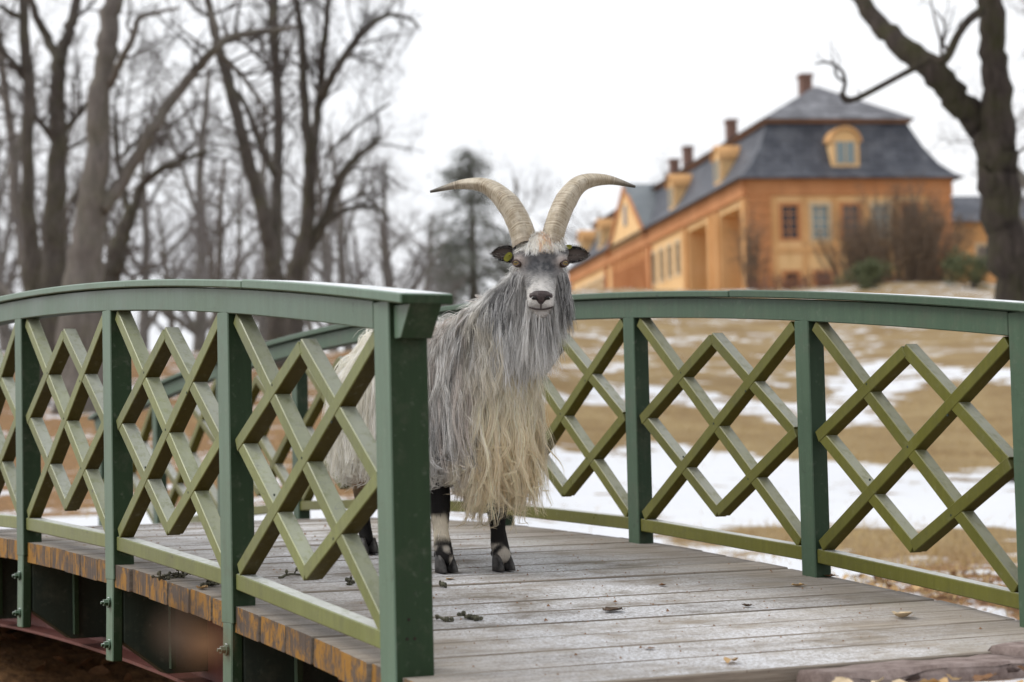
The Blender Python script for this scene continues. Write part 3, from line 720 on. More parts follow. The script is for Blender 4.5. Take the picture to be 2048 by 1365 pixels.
short('leg_fur', (zC < .42) * 1.0, 7500, .018, lambda P, N: np.tile([-.15, 0, -1.], (len(P), 1)), .0016)

# --- horns
def horn_mat():
    m = NT('horn', .48, .4); v = m.coord('Object')
    at_ = m.n('ShaderNodeAttribute'); at_.attribute_name = 'fur'; sp = m.n('ShaderNodeSeparateColor'); m.l(at_.outputs['Color'], sp.inputs[0])
    s = m.math('MULTIPLY', sp.outputs[0], 1.)
    wv = m.n('ShaderNodeTexNoise'); wv.noise_dimensions = '1D'; wv.inputs['Scale'].default_value = 85.; wv.inputs['Detail'].default_value = 4
    m.l(s, wv.inputs['W'])
    col = m.mix(m.ramp(wv.outputs['Fac'], [(.35, 0.), (.65, 1.)]), (.27, .215, .145), (.47, .40, .29))
    col = m.mix(m.ramp(m.noise(v, 22, 5, .65), [(.42, 0.), (.68, .8)]), col, (.60, .54, .43))
    col = m.mix(m.ramp(m.noise(m.coord('Object', (1, 1, 1)), 45, 4, .6), [(.55, 0.), (.72, .55)]), col, (.12, .09, .065))
    col = m.mix(m.ramp(s, [(.0, .45), (.10, 0.)]), col, (.17, .12, .09))
    col = m.mix(m.ramp(s, [(.80, 0.), (.97, .92)]), col, (.045, .040, .035))
    m.color(col); m.bump(m.math('ADD', m.math('MULTIPLY', wv.outputs['Fac'], .5), m.noise(v, 70, 4)), .5, .004); return m.m
HORN = horn_mat()
def catmull(P, k):
    P = np.asarray(P, float); P = np.vstack([2 * P[0] - P[1], P, 2 * P[-1] - P[-2]]); o = []
    for i in range(1, len(P) - 2):
        for t in np.linspace(0, 1, k, endpoint=False):
            o.append(.5 * (2 * P[i] + (P[i + 1] - P[i - 1]) * t + (2 * P[i - 1] - 5 * P[i] + 4 * P[i + 1] - P[i + 2]) * t * t + (3 * P[i] - P[i - 1] - 3 * P[i + 1] + P[i + 2]) * t ** 3))
    o.append(P[-2]); return np.array(o)
def px(x, y, n):                    # head-frame point: photo position, n metres forward of the eyes
    D = 7.56 - n; return toH(toloc(at(x, y, D)))
for pts, wpx in (([(1050, 492, -.02), (1040, 452, -.035), (1016, 408, -.065), (975, 374, -.105), (925, 369, -.13), (860, 384, -.13)], [50, 50, 47, 33, 20, 5]),
                 ([(1102, 492, -.02), (1112, 450, -.035), (1133, 400, -.065), (1163, 367, -.10), (1213, 360, -.13), (1271, 374, -.13)], [44, 45, 45, 35, 21, 5])):
    C = catmull([px(*p) for p in pts], 16); m_ = len(C); wp = np.interp(np.linspace(0, 1, m_), np.linspace(0, 1, len(wpx)), wpx) / 580 / 2
    T = norm(np.gradient(C, axis=0)); s = np.linspace(0, 1, m_); V = []; A = []
    n_ = 20
    for i in range(m_):
        fwd = np.array([1., 0, 0]); fwd = norm(fwd - T[i] * (fwd @ T[i])); lat = np.cross(T[i], fwd)
        ring = 1 + .018 * (1 - s[i]) * math.sin(s[i] * 120 + 2 * math.sin(s[i] * 31)) + .022 * math.sin(s[i] * 47 + 1) * (1 - s[i])
        for j in range(n_):
            a = 2 * math.pi * j / n_; ca_, sa_ = math.cos(a), math.sin(a)
            keel = 1.0 + .16 * max(0, ca_) ** 6
            V.append(H0 + HM @ (C[i] + fwd * ca_ * wp[i] * 1.28 * keel * ring + lat * sa_ * wp[i] * (1 - .18 * max(0, ca_)) * (.5 + .5 * ring))); A.append((s[i], a / 6.28, 0))
    Qd = [(i * n_ + j, i * n_ + (j + 1) % n_, (i + 1) * n_ + (j + 1) % n_, (i + 1) * n_ + j) for i in range(m_ - 1) for j in range(n_)]
    ho = fast_mesh('horn', np.array(V), np.array(Qd), HORN, goat, np.array(A))

# --- ears with yellow tags
m = NT('ear', .8, .2); a_ = m.n('ShaderNodeAttribute'); a_.attribute_name = 'fur'; m.color(a_.outputs['Color']); EAR = m.m
TAGM = simple('yellow ear tag plastic', (.17, .165, .010), (.24, .23, .02), 30, .4)
for sgn, tipx, tipy, rx in ((-1, 985, 503, 1038), (1, 1177, 506, 1124)):
    root = px(rx, 513, -.03); tip = px(tipx, tipy, -.01); ax = tip - root; Ln = np.linalg.norm(ax); ax = ax / Ln
    upv = norm(np.array([-.25, 0, 1.]) - ax * (np.array([-.25, 0, 1.]) @ ax)); fw = np.cross(ax, upv) ; fw = fw if fw[0] > 0 else -fw
    V = []; Cc = []; ns, nt_ = 14, 11
    for layer, th in ((0, 0), (1, -.004)):
        for i in range(ns):
            a = i / (ns - 1); wdt = .027 * (math.sin(math.pi * min(1, a * .80 + .20)) ** .6) * (1 if a < .97 else .7) + .003
            for j in range(nt_):
                b = j / (nt_ - 1) * 2 - 1; cup = -.016 * (1 - b * b) * (1 - .4 * a)
                p = root + ax * Ln * a + upv * (wdt * b + .004 * math.sin(a * 3) - .006 * a) + fw * (cup + th)
                V.append(H0 + HM @ p)
                if layer == 0: Cc.append(lerp(np.array([.055, .042, .036]), np.array([.30, .25, .22]), np.array(.9 * (1 - abs(b)) * (1 - a) * .7)) if abs(b) < .8 else np.array([.02, .02, .022]))
                else: Cc.append(np.array([.05, .05, .055]))
    def gi(l, i, j): return l * ns * nt_ + i * nt_ + j
    Qd = []
    for i in range(ns - 1):
        for j in range(nt_ - 1):
            Qd.append((gi(0, i, j), gi(0, i + 1, j), gi(0, i + 1, j + 1), gi(0, i, j + 1))); Qd.append((gi(1, i, j), gi(1, i, j + 1), gi(1, i + 1, j + 1), gi(1, i + 1, j)))
        for j in (0, nt_ - 1): Qd.append((gi(0, i, j), gi(1, i, j), gi(1, i + 1, j), gi(0, i + 1, j)))
    for j in range(nt_ - 1): Qd.append((gi(0, ns - 1, j), gi(1, ns - 1, j), gi(1, ns - 1, j + 1), gi(0, ns - 1, j + 1)))
    ear = fast_mesh('ear', np.array(V), np.array(Qd), EAR, goat, np.array(Cc))
    EP = np.array(V)[:ns * nt_].reshape(ns, nt_, 3); hn = 900
    ii = rng.integers(0, ns, hn); jj = rng.choice([0, 0, 1, nt_ - 2, nt_ - 1, nt_ - 1, 5, 3], hn); r0 = EP[ii, jj] + rng.normal(0, .0015, (hn, 3))
    axl = HM @ ax; upl = HM @ upv; fwl = HM @ fw
    dd = norm(axl[None] * .8 + upl[None] * (np.sign(jj - 5) * .5)[:, None] + fwl[None] * .35 + rng.normal(0, .25, (hn, 3)))
    cv = r0[:, None] + dd[:, None] * (rng.uniform(.003, .008, hn)[:, None] * np.linspace(0, 1, 4))[:, :, None]
    sd = np.repeat(norm(np.cross(dd, fwl[None] + rng.normal(0, .2, (hn, 3))))[:, None], 4, 1)
    gcol = np.where((rng.random(hn) < .35)[:, None], np.array([.50, .47, .43]), np.array([.04, .04, .042])); strands('ear_fur', cv, np.full(hn, .0011), np.repeat(gcol[:, None], 4, 1), sd, ear)
    # tag: small rounded plate pinned through the ear
    tb = MB(); c = root + ax * Ln * (.42 if sgn < 0 else .28) + upv * (-.012 if sgn < 0 else .028) + fw * .006
    e1, e2 = (norm(ax * .5 - upv * .85), norm(ax * .85 + upv * .5)) if sgn < 0 else (norm(ax), upv)
    hh_, ww_ = (.019, .0115) if sgn < 0 else (.013, .008)
    ring = [(math.cos(q) * ww_ * (1.15 if abs(math.cos(q)) < .9 else 1), math.sin(q) * hh_) for q in np.linspace(0, 2 * math.pi, 16, endpoint=False)]
    vs = [H0 + HM @ (c + e2 * p + e1 * q + fw * d) for d in (0, .003) for p, q in ring]
    tb.add(vs, [tuple(range(16))[::-1], tuple(range(16, 32))] + [(j, (j + 1) % 16, 16 + (j + 1) % 16, 16 + j) for j in range(16)])
    tb.ball(H0 + HM @ (c - e1 * .008 + fw * .004), .004, None, 8, 6)
    tb.build('ear_tag', TAGM, ear, sm=False)

# --- eyes, nose, mouth
def eye_mat():
    m = NT('goat eye', .08, .6); c = m.n('ShaderNodeTexCoord'); sp = m.n('ShaderNodeSeparateXYZ'); m.l(c.outputs['Object'], sp.inputs[0])
    x, y, z = sp.outputs
    rr = m.math('SQRT', m.math('ADD', m.math('MULTIPLY', y, y), m.math('MULTIPLY', z, z)))
    col = m.mix(m.ramp(m.noise(c.outputs['Object'], 300, 3), [(.3, 0.), (.7, 1.)]), (.20, .13, .04), (.34, .25, .10))
    col = m.mix(m.ramp(m.math('MULTIPLY', rr, 60.), [(.62, 0.), (.72, 1.)]), col, (.05, .03, .02))
    sl = m.math('MULTIPLY', m.math('LESS_THAN', m.math('ABSOLUTE', z), .0021), m.math('LESS_THAN', m.math('ABSOLUTE', y), .0075))
    col = m.mix(sl, col, (.004, .004, .004)); m.color(col); return m.m
EYE = eye_mat(); LID = simple('eyelid skin', (.07, .05, .047), (.17, .12, .11), 90, .6)
for s in (-1, 1):
    c = H(.034, s * .078, .000); look = norm(HN * .80 + HS * s * .56 + HT * .02)
    b = MB(); b.ball((0, 0, 0), .0165, None, 24, 16); e = b.build('eye', EYE, goat, sm=True)
    yv = norm(np.cross(HT, look)); zv = np.cross(look, yv)
    e.matrix_local = Matrix(((look[0], yv[0], zv[0], c[0]), (look[1], yv[1], zv[1], c[1]), (look[2], yv[2], zv[2], c[2]), (0, 0, 0, 1)))
    lid = MB()
    for up in (1, -1):
        pts = []; rad = []
        for q in np.linspace(-1.25, 1.25, 11):
            yy = .0165 * math.sin(q); zz = up * (.0094 if up > 0 else .0100) * math.cos(q * 1.2)
            xx = math.sqrt(max(0, .0185 ** 2 - yy * yy - zz * zz))
            pts.append((xx, yy, zz)); rad.append(.0024 if up > 0 else .0020)
        lid.tube(pts, rad, 8)
    lid.build('eyelid', LID, e, sm=True)
NOSE = simple('nose skin', (.030, .021, .021), (.080, .058, .056), 60, .34, bump=.3, kind='Object', bs=200); DK = simple('dark nostril', (.008, .006, .006), (.014, .01, .01), 20, .6)
nb = MB(); ns, nt_ = 17, 11
Vn = []
for i in range(ns):
    a = i / (ns - 1) * 2 - 1
    for j in range(nt_):
        b = j / (nt_ - 1) * 2 - 1
        s = a * (.040 - .013 * smooth(0., 1., -b)) * (1 - .12 * b * b); t = -.119 + b * .023 * (1 - .35 * a * a) + .003 * a * a
        n = .1555 - .024 * a * a - .012 * b * b - .004 * math.exp(-(a / .12) ** 2) * (b < .4) - .009 * math.exp(-(((abs(a) - .58) / .2) ** 2 + ((b + .10) / .35) ** 2))
        Vn.append(H(n, s, t))
nb.add(Vn, [(i * nt_ + j, (i + 1) * nt_ + j, (i + 1) * nt_ + j + 1, i * nt_ + j + 1) for i in range(ns - 1) for j in range(nt_ - 1)])
no = nb.build('nose', NOSE, goat, sm=True)
for s in (-1, 1):
    t_ = MB(); pts = [H(.1475, s * .010, -.127), H(.1465, s * .0155, -.1225), H(.1435, s * .023, -.1205), H(.138, s * .029, -.1245)]
    t_.tube(pts, [.003, .0060, .0070, .003], 8); t_.build('nostril', DK, no, sm=True)
def mouth_pt(q): return H(.1395 - 9. * q * q - 30 * abs(q) ** 3, q, -.1600 + 5.5 * q * q)
t_ = MB(); pts = [mouth_pt(q) for q in np.linspace(-.042, .042, 15)]
t_.tube(pts, [.0012] + [.0034] * 13 + [.0012], 6); t_.build('mouth', simple('dark lips', (.030, .020, .020), (.06, .045, .042), 60, .5), goat, sm=True)
t_ = MB(); t_.tube([H(.1465, 0, -.138), H(.1425, 0, -.148), H(.1400, 0, -.158)], [.0030, .0022, .0024], 6); t_.build('philtrum', NOSE, goat, sm=True)
# --- hooves: two claws and dew claws
HOOF = simple('hoof', (.012, .011, .011), (.10, .095, .09), 40, .5, kind='Object')
for s, fx, yy in ((-1, .475, -.105), (1, .505, .105), (-1, -.20, -.10), (1, -.30, .10)):
    z0 = fz(fx); hb = MB()
    for q in (-1, 1):
        V = []; rows = [(.0, 1.0, 0.), (.018, .96, -.003), (.040, .80, -.010), (.060, .62, -.016)]
        for zz, sc_, bx in rows:
            for j in range(14):
                a = 2 * math.pi * j / 14; ex = math.cos(a); ey = math.sin(a)
                V.append((fx + bx + .008 + .040 * sc_ * (ex if ex < 0 else ex * 1.15), yy + q * (.0175 + .004 * (ex > .5)) + .0165 * sc_ * ey, z0 + zz + .002))
        k = len(rows); F = [tuple(range(14))[::-1]] + [(i * 14 + j, i * 14 + (j + 1) % 14, (i + 1) * 14 + (j + 1) % 14, (i + 1) * 14 + j) for i in range(k - 1) for j in range(14)] + [tuple((k - 1) * 14 + j for j in range(14))]
        hb.add(V, F)
        hb.ball((fx - .045, yy + q * .012, z0 + .062), (.009, .008, .012), None, 8, 6)
    hb.build('hoof', HOOF, goat, sm=True)

# ------------------------------------------------------------------ manor house on the hill
WFR = simple('cream window frame', (.55, .42, .27), (.62, .5, .34), 2, .7)
CHIM = simple('chimney brick', (.15, .085, .065), (.22, .13, .10), 3, .9)
def plaster(name, c1, c2, st):
    m = NT(name, .9, .2); v = m.coord('World'); col = m.mix(m.ramp(m.noise(v, .5, 5, .6), [(.35, 0.), (.65, 1.)]), c1, c2)
    col = m.mix(m.math('MULTIPLY', m.ramp(m.noise(m.coord('World', (1.2, 1.2, .22)), 1.3, 6, .7), [(.50, 0.), (.72, 1.)]), .5), col, st); m.color(col); return m.m
OCH = plaster('ochre orange plaster', (.61, .335, .14), (.71, .415, .19), (.42, .21, .09)); OCH_L = plaster('pale ochre plaster', (.75, .475, .22), (.82, .55, .28), (.56, .31, .12)); OCH_D = plaster('brick orange plaster', (.48, .205, .085), (.585, .275, .125), (.30, .13, .06))
m = NT('dark window glass', .12, .6); m.color((.045, .04, .045)); GLASS = m.m
m = NT('pale curtained window glass', .15, .6); m.color((.20, .26, .27)); GLASS2 = m.m
def slate(name, c1, c2, frost):
    m = NT(name, .55, .45); v = m.coord('Object'); br = m.n('ShaderNodeTexBrick')
    mp = m.n('ShaderNodeMapping'); br.inputs['Scale'].default_value = 1.0; br.inputs['Brick Width'].default_value = .5; br.inputs['Row Height'].default_value = .34
    br.inputs['Mortar Size'].default_value = .03; br.inputs['Color1'].default_value = (*c1, 1); br.inputs['Color2'].default_value = (*c2, 1); br.inputs['Mortar'].default_value = (.02, .02, .025, 1)
    sp = m.n('ShaderNodeSeparateXYZ'); cb = m.n('ShaderNodeCombineXYZ'); m.l(v, sp.inputs[0])
    m.l(m.math('ADD', sp.outputs[0], sp.outputs[1]), cb.inputs[0]); m.l(m.math('MULTIPLY', sp.outputs[2], 1.), cb.inputs[1]); m.l(cb.outputs[0], br.inputs['Vector'])
    col = m.mix(m.ramp(m.noise(v, .8, 6, .7), [(.45, 0.), (.75, frost)]), br.outputs['Color'], (.42, .43, .46))
    m.color(col); return m.m
SLATE = slate('dark slate', (.038, .043, .058), (.068, .075, .095), .22); SLATE2 = slate('frosted slate', (.095, .096, .108), (.15, .15, .165), .6)

aL = math.radians(8.7); EL = FH * math.cos(aL) - RH * math.sin(aL); EW = RH * math.cos(aL) + FH * math.sin(aL)
HC = at(1500, 575, 133.0); HB = 10.2
manor = empty('manor_house', (HC[0], HC[1], HB), math.atan2(EW[1], EW[0]))
tag(manor, 'long orange manor house with dark slate mansard roof, dormers and chimneys on the hill', 'house')
# local frame: x along the end wall (right), y along the long facade (away), z up
HW, HL, HZ = 12.9, 61.0, 7.5
def wall_holes(name, axis, length, height, holes, depth, mat, parent, flip):
    """wall in the plane x=0 (axis 'y') or y=0 (axis 'x') with real openings; reveals go inwards"""
    us = sorted({0, length} | {h[0] for h in holes} | {h[1] for h in holes}); zs = sorted({-1.5, height} | {h[2] for h in holes} | {h[3] for h in holes})
    P = (lambda u, z, d=0: (u, d, z)) if axis == 'x' else (lambda u, z, d=0: (d, u, z))
    mb = MB()
    for a, b in zip(us[:-1], us[1:]):
        for c, d in zip(zs[:-1], zs[1:]):
            if any(h[0] <= a and b <= h[1] and h[2] <= c and d <= h[3] for h in holes): continue
            mb.add([P(a, c), P(b, c), P(b, d), P(a, d)], [(0, 1, 2, 3)])
    for h in holes:
        dd = h[4] if len(h) > 4 else depth; a, b, c, d = h[:4]
        for q in ([P(a, c), P(a, d), P(a, d, dd), P(a, c, dd)], [P(b, c), P(b, c, dd), P(b, d, dd), P(b, d)], [P(a, c), P(a, c, dd), P(b, c, dd), P(b, c)], [P(a, d), P(b, d), P(b, d, dd), P(a, d, dd)]):
            mb.add(q, [(0, 1, 2, 3)])
    return mb.build(name, mat, parent)
def window(axis, a, b, c, d, dep, parent, glass, bars=(2, 3), fm=None):
    P = (lambda u0, u1, z0, z1, d0, d1: (u0, u1, d0, d1, z0, z1)) if axis == 'x' else (lambda u0, u1, z0, z1, d0, d1: (d0, d1, u0, u1, z0, z1))
    w = .09; mb = MB()
    mb.box(*P(a - .13, a + w, c - .1, d + .13, -.07, dep)); mb.box(*P(b - w, b + .13, c - .1, d + .13, -.07, dep))
    mb.box(*P(a + w, b - w, d - w, d + .13, -.068, dep)); mb.box(*P(a + w, b - w, c - .1, c + w, -.068, dep))
    f = mb.build('window', fm or WFR, parent)
    mb = MB(); mb.box(*P(a + w, b - w, c + w, d - w, dep * .55, dep * .6)); mb.build('pane', glass, f)
    mb = MB()
    for i in range(1, bars[0]): u = a + (b - a) * i / bars[0]; mb.box(*P(u - .035, u + .035, c + w, d - w, dep * .42, dep * .54))
    for i in range(1, bars[1]): z = c + (d - c) * i / bars[1]; mb.box(*P(a + w, b - w, z - .03, z + .03, dep * .44, dep * .54))
    mb.build('glazing_bar', fm or WFR, f)
# end wall facing the bridge
wins = [(2.05 + 1.93 * k, 3.2 + 1.93 * k, 3.75, 5.9) for k in range(5)]
lows = [(2.15 + 1.93 * k, 3.1 + 1.93 * k, .75, 1.75) for k in range(5)]
wall_holes('end_wall', 'x', HW, HZ, wins + lows, .3, OCH_L, manor, 1)
for k, h in enumerate(wins): window('x', *h, .22, manor, GLASS2 if k in (1, 3) else GLASS, (2, 4), OCH_D if k in (0, 2, 4) else WFR)
for h in lows: window('x', *h, .22, manor, GLASS, (2, 2), OCH_D)
for a, b in ((-.02, 1.42), (HW - 1.35, HW + .02)):
    for r in range(12):
        mb = MB(); z = -.9 + r * .68; mb.box(a, b, -.14, 0.001, z, z + .64); mb.build('quoin', OCH_D, manor)
for k in range(6):
    mb = MB(); xx = 1.55 + 1.93 * k; mb.box(xx - .10, xx + .26, -.06, 0.001, .2, 6.3); mb.build('pilaster', OCH, manor)
mb = MB(); mb.box(-.1, HW + .1, -.18, -.001, 6.45, 7.45); mb.build('frieze', OCH_D, manor)
mb = MB(); mb.box(1.42, HW - 1.35, -.10, -.001, 2.95, 3.3); mb.build('string_course', OCH, manor)
# long garden facade
def lw(a, b, c, d, dep=.3): return (a, b, c, d, dep)
loggia = [(1.1, 7.0, -1.0, 6.0, 2.2), (9.8, 15.8, -1.0, 6.0, 2.2)]
lwin = [(18.2 + 2.6 * k, 19.5 + 2.6 * k, 3.4, 5.7, .3) for k in range(4)] + [(18.2 + 2.6 * k, 19.5 + 2.6 * k, .6, 2.2, .3) for k in range(4)]
lwin += [(29.1 + 2.1 * k, 30.2 + 2.1 * k, 1.2, 5.6, .3) for k in range(6)]
lwin += [(45.4 + 2.6 * k, 46.7 + 2.6 * k, 3.4, 5.7, .3) for k in range(6)] + [(45.4 + 2.6 * k, 46.7 + 2.6 * k, .6, 2.2, .3) for k in range(6)]
wall_holes('garden_wall', 'y', HL, HZ, loggia + lwin, .3, OCH_L, manor, -1)
for h in lwin: window('y', *h[:4], .22, manor, GLASS, (2, 3), OCH_D if 28 < h[0] < 44 else WFR)
for a, b, *_ in loggia:
    mb = MB(); mb.box(2.15, 2.2, a - .3, b + .3, -1.2, 6.2); mb.build('loggia_wall', OCH_D, manor)
    for q in (.28, .66):
        mb = MB(); c = a + (b - a) * q; mb.box(2.05, 2.14, c - .55, c + .55, 1.2, 4.6); wn = mb.build('window', WFR, manor)
        mb = MB(); mb.box(2.02, 2.049, c - .45, c + .45, 1.3, 4.5); mb.build('pane', GLASS, wn)
for c in (.55, 7.6, 9.2, 16.4, 27.6, 44.2, 60.4):
    mb = MB(); mb.box(-.22, -.001, c - .38, c + .38, -1.2, 6.3); mb.build('pilaster', OCH if c < 20 else OCH_D, manor)
mb = MB(); mb.box(-.26, -.001, .0, HL, 6.45, 7.45); mb.build('frieze', OCH_D, manor)
mb = MB(); mb.box(.05, HW, HL - .05, HL, -1.5, HZ); mb.box(HW - .05, HW, .05, HL - .1, -1.5, HZ); mb.build('rear_wall', OCH, manor)
# mansard roof
def ring(e, z): return [(e, e, z), (HW - e, e, z), (HW - e, HL - e, z), (e, HL - e, z)]
prof = [(-.75, 7.46), (-.2, 7.8), (.5, 8.5), (1.25, 9.7), (1.95, 11.2)]
mb = MB()
for (e0, z0), (e1, z1) in zip(prof[:-1], prof[1:]):
    r0, r1 = ring(e0, z0), ring(e1, z1)
    for j in range(4): mb.add([r0[j], r0[(j + 1) % 4], r1[(j + 1) % 4], r1[j]], [(0, 1, 2, 3)])
mb.add(ring(-.75, 7.46), [(3, 2, 1, 0)])
roof = mb.build('roof', SLATE, manor)
mb = MB()
for j in range(4):
    r0, r1 = ring(1.75, 11.22), ring(1.75, 11.43); mb.add([r0[j], r0[(j + 1) % 4], r1[(j + 1) % 4], r1[j]], [(0, 1, 2, 3)])
mb.add(ring(1.75, 11.22), [(3, 2, 1, 0)]); mb.build('roof_cornice', simple('brown cornice', (.22, .11, .06), (.30, .16, .09), 2, .8), roof)
e = 1.5; a, b, c, d = ring(e, 11.44); r0 = (HW / 2, 6.4, 14.35); r1 = (HW / 2, HL - 6.4, 14.35)
mb = MB(); mb.add([a, b, c, d, r0, r1], [(0, 1, 4), (1, 2, 5, 4), (2, 3, 5), (3, 0, 4, 5), (3, 2, 1, 0)]); mb.build('upper_roof', SLATE2, roof)
for yy, hh in ((8.2, 15.2), (27.6, 15.4), (41.6, 15.5), (46.5, 15.2)):
    mb = MB(); mb.box(HW / 2 - .5, HW / 2 + .2, yy - .45, yy + .45, 13., hh); mb.box(HW / 2 - .58, HW / 2 + .28, yy - .53, yy + .53, hh, hh + .22); mb.build('chimney', CHIM, roof)
# dormers
def dormer(axis, c, parent):
    P = (lambda u, d, z: (u, d, z)) if axis == 'x' else (lambda u, d, z: (d, u, z))
    mb = MB(); hw = .88; n = 10
    prf = [(-hw, 8.25), (hw, 8.25), (hw, 9.8)] + [(hw * 1.0 * math.cos(q), 9.8 + .75 * math.sin(q)) for q in np.linspace(.15, math.pi - .15, n)] + [(-hw, 9.8)]
    k = len(prf); V = [P(c + a, .25, b) for a, b in prf] + [P(c + a, 2.6, b) for a, b in prf]
    F = [tuple(range(k)), tuple(range(2 * k - 1, k - 1, -1))] + [(j, j + k, (j + 1) % k + k, (j + 1) % k) for j in range(k)]
    mb.add(V, F); dm = mb.build('dormer', OCH_L, parent)
    mb = MB(); q = [P(c + a, dpt, z) for a, dpt, z in ((-.56, .23, 8.45), (.56, .23, 8.45), (.56, .23, 9.8), (-.56, .23, 9.8))]; mb.add(q, [(0, 1, 2, 3)])
    mb.build('dormer_pane', GLASS2, dm)
    mb = MB()
    for u in (-.62, 0, .62): mb.add([P(c + u + a, d, z) for z in (8.4, 9.85) for d in (.17, .24) for a in (-.045, .045)], [(0, 2, 3, 1), (4, 5, 7, 6), (0, 1, 5, 4), (2, 6, 7, 3), (0, 4, 6, 2), (1, 3, 7, 5)])
    mb.build('dormer_frame', WFR, dm)
    mb = MB(); rr = [(hw * 1.18 * math.cos(q), 9.78 + .98 * math.sin(q)) for q in np.linspace(0, math.pi, 13)]; ri = [(hw * .98 * math.cos(q), 9.78 + .78 * math.sin(q)) for q in np.linspace(0, math.pi, 13)]
    V = [P(c + a, .08, b) for a, b in rr] + [P(c + a, .08, b) for a, b in ri] + [P(c + a, 2.7, b) for a, b in rr]; 
    F = [(j, j + 1, 13 + j + 1, 13 + j) for j in range(12)] + [(j, 26 + j, 26 + j + 1, j + 1) for j in range(12)]
    mb.add(V, F); mb.build('dormer_hood', OCH, dm)
dormer('x', HW / 2 - .1, roof)
for yy in (8.2, 21.6, 48.5, 57.): dormer('y', yy, roof)
# gabled centre of the long facade
mb = MB(); g0, g1, gm = 28.4, 41.4, 34.9
V = [(-.32, g0, 7.3), (-.32, g1, 7.3), (-.32, gm, 11.5), (3.2, g0, 7.3), (3.2, g1, 7.3), (3.2, gm, 11.5)]
mb.add(V, [(0, 1, 2), (3, 5, 4)]); gb = mb.build('gable', OCH_L, manor)
mb = MB(); V2 = [(-.5, g0 - .7, 7.05), (-.5, gm, 11.85), (-.5, g1 + .7, 7.05), (3.3, g0 - .7, 7.05), (3.3, gm, 11.85), (3.3, g1 + .7, 7.05)]
mb.add(V2, [(0, 1, 4, 3), (1, 2, 5, 4)]); mb.build('gable_roof', simple('green copper roof', (.15, .17, .185), (.22, .24, .25), 1, .6), gb)
for p, q in (((-.42, g0 - .6, 7.1), (-.42, gm, 11.6)), ((-.42, g1 + .6, 7.1), (-.42, gm, 11.6))):
    mb = MB(); mb.prism(p, q, (.08, 0, 0), (0, 0, .2)); mb.build('gable_trim', OCH_D, gb)
mb = MB(); mb.box(-.4, -.33, gm - .5, gm + .5, 8.6, 10.2); mb.build('gable_window', GLASS, gb)
for k in range(7):
    mb = MB(); yy = g0 + .2 + 2.1 * k; mb.box(-.24, -.001, yy - .3, yy + .3, -1., 6.4); mb.build('pilaster', OCH_D, manor)
# low wing at the right of the manor
WC = at(1912, 575, 152.0)
wing = empty('side_wing', (WC[0], WC[1], HB), math.atan2(EW[1], EW[0]))
tag(wing, 'low ochre outbuilding with dark roof at the right end of the manor', 'building')
wall_holes('wall', 'x', 9.0, 6.7, [(1.6, 2.6, 3.4, 5.0), (5., 6., 3.4, 5.0)], .3, OCH, wing, 1)
for a in (1.6, 5.): window('x', a, a + 1., 3.4, 5., .22, wing, GLASS, (2, 2))
mb = MB(); V = [(-.5, -.6, 6.6), (9.5, -.6, 6.6), (9.5, 6.6, 6.6), (-.5, 6.6, 6.6), (-.5, 3., 8.8), (9.5, 3., 8.8)]
mb.add(V, [(0, 1, 5, 4), (2, 3, 4, 5), (0, 4, 3), (1, 2, 5), (3, 2, 1, 0)]); mb.build('roof', SLATE, wing)
mb = MB(); mb.box(.0, .1, .01, 6, -1.2, 6.6); mb.box(8.9, 9., .01, 6, -1.2, 6.6); mb.build('side_wall', OCH, wing)

# ------------------------------------------------------------------ trees
def bark(name, c1, c2, moss=0., mc=(.10, .11, .03)):
    m = NT(name, .92, .15); v = m.coord('Object', (5, 5, 1.0)); n = m.noise(v, 2.2, 7, .72, .6)
    col = m.mix(m.ramp(n, [(.34, 0.), (.68, 1.)]), c1, c2)
    if moss: col = m.mix(m.math('MULTIPLY', m.ramp(m.noise(m.coord('Object'), 1.4, 5, .65), [(.46, 0.), (.64, 1.)]), moss), col, mc)
    m.color(col); m.bump(n, .8, .06); return m.m
BARK_D = bark('dark brown bark', (.055, .048, .042), (.135, .118, .103), .2)
BARK_G = bark('grey brown bark', (.115, .102, .092), (.225, .20, .18), .18)
BARK_M = bark('mossy bark', (.024, .019, .016), (.075, .059, .050), .5, (.048, .050, .016))
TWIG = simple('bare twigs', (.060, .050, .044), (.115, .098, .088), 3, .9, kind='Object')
TWIG_F = simple('distant bare twigs', (.15, .138, .134), (.24, .222, .216), 3, .9, kind='Object')

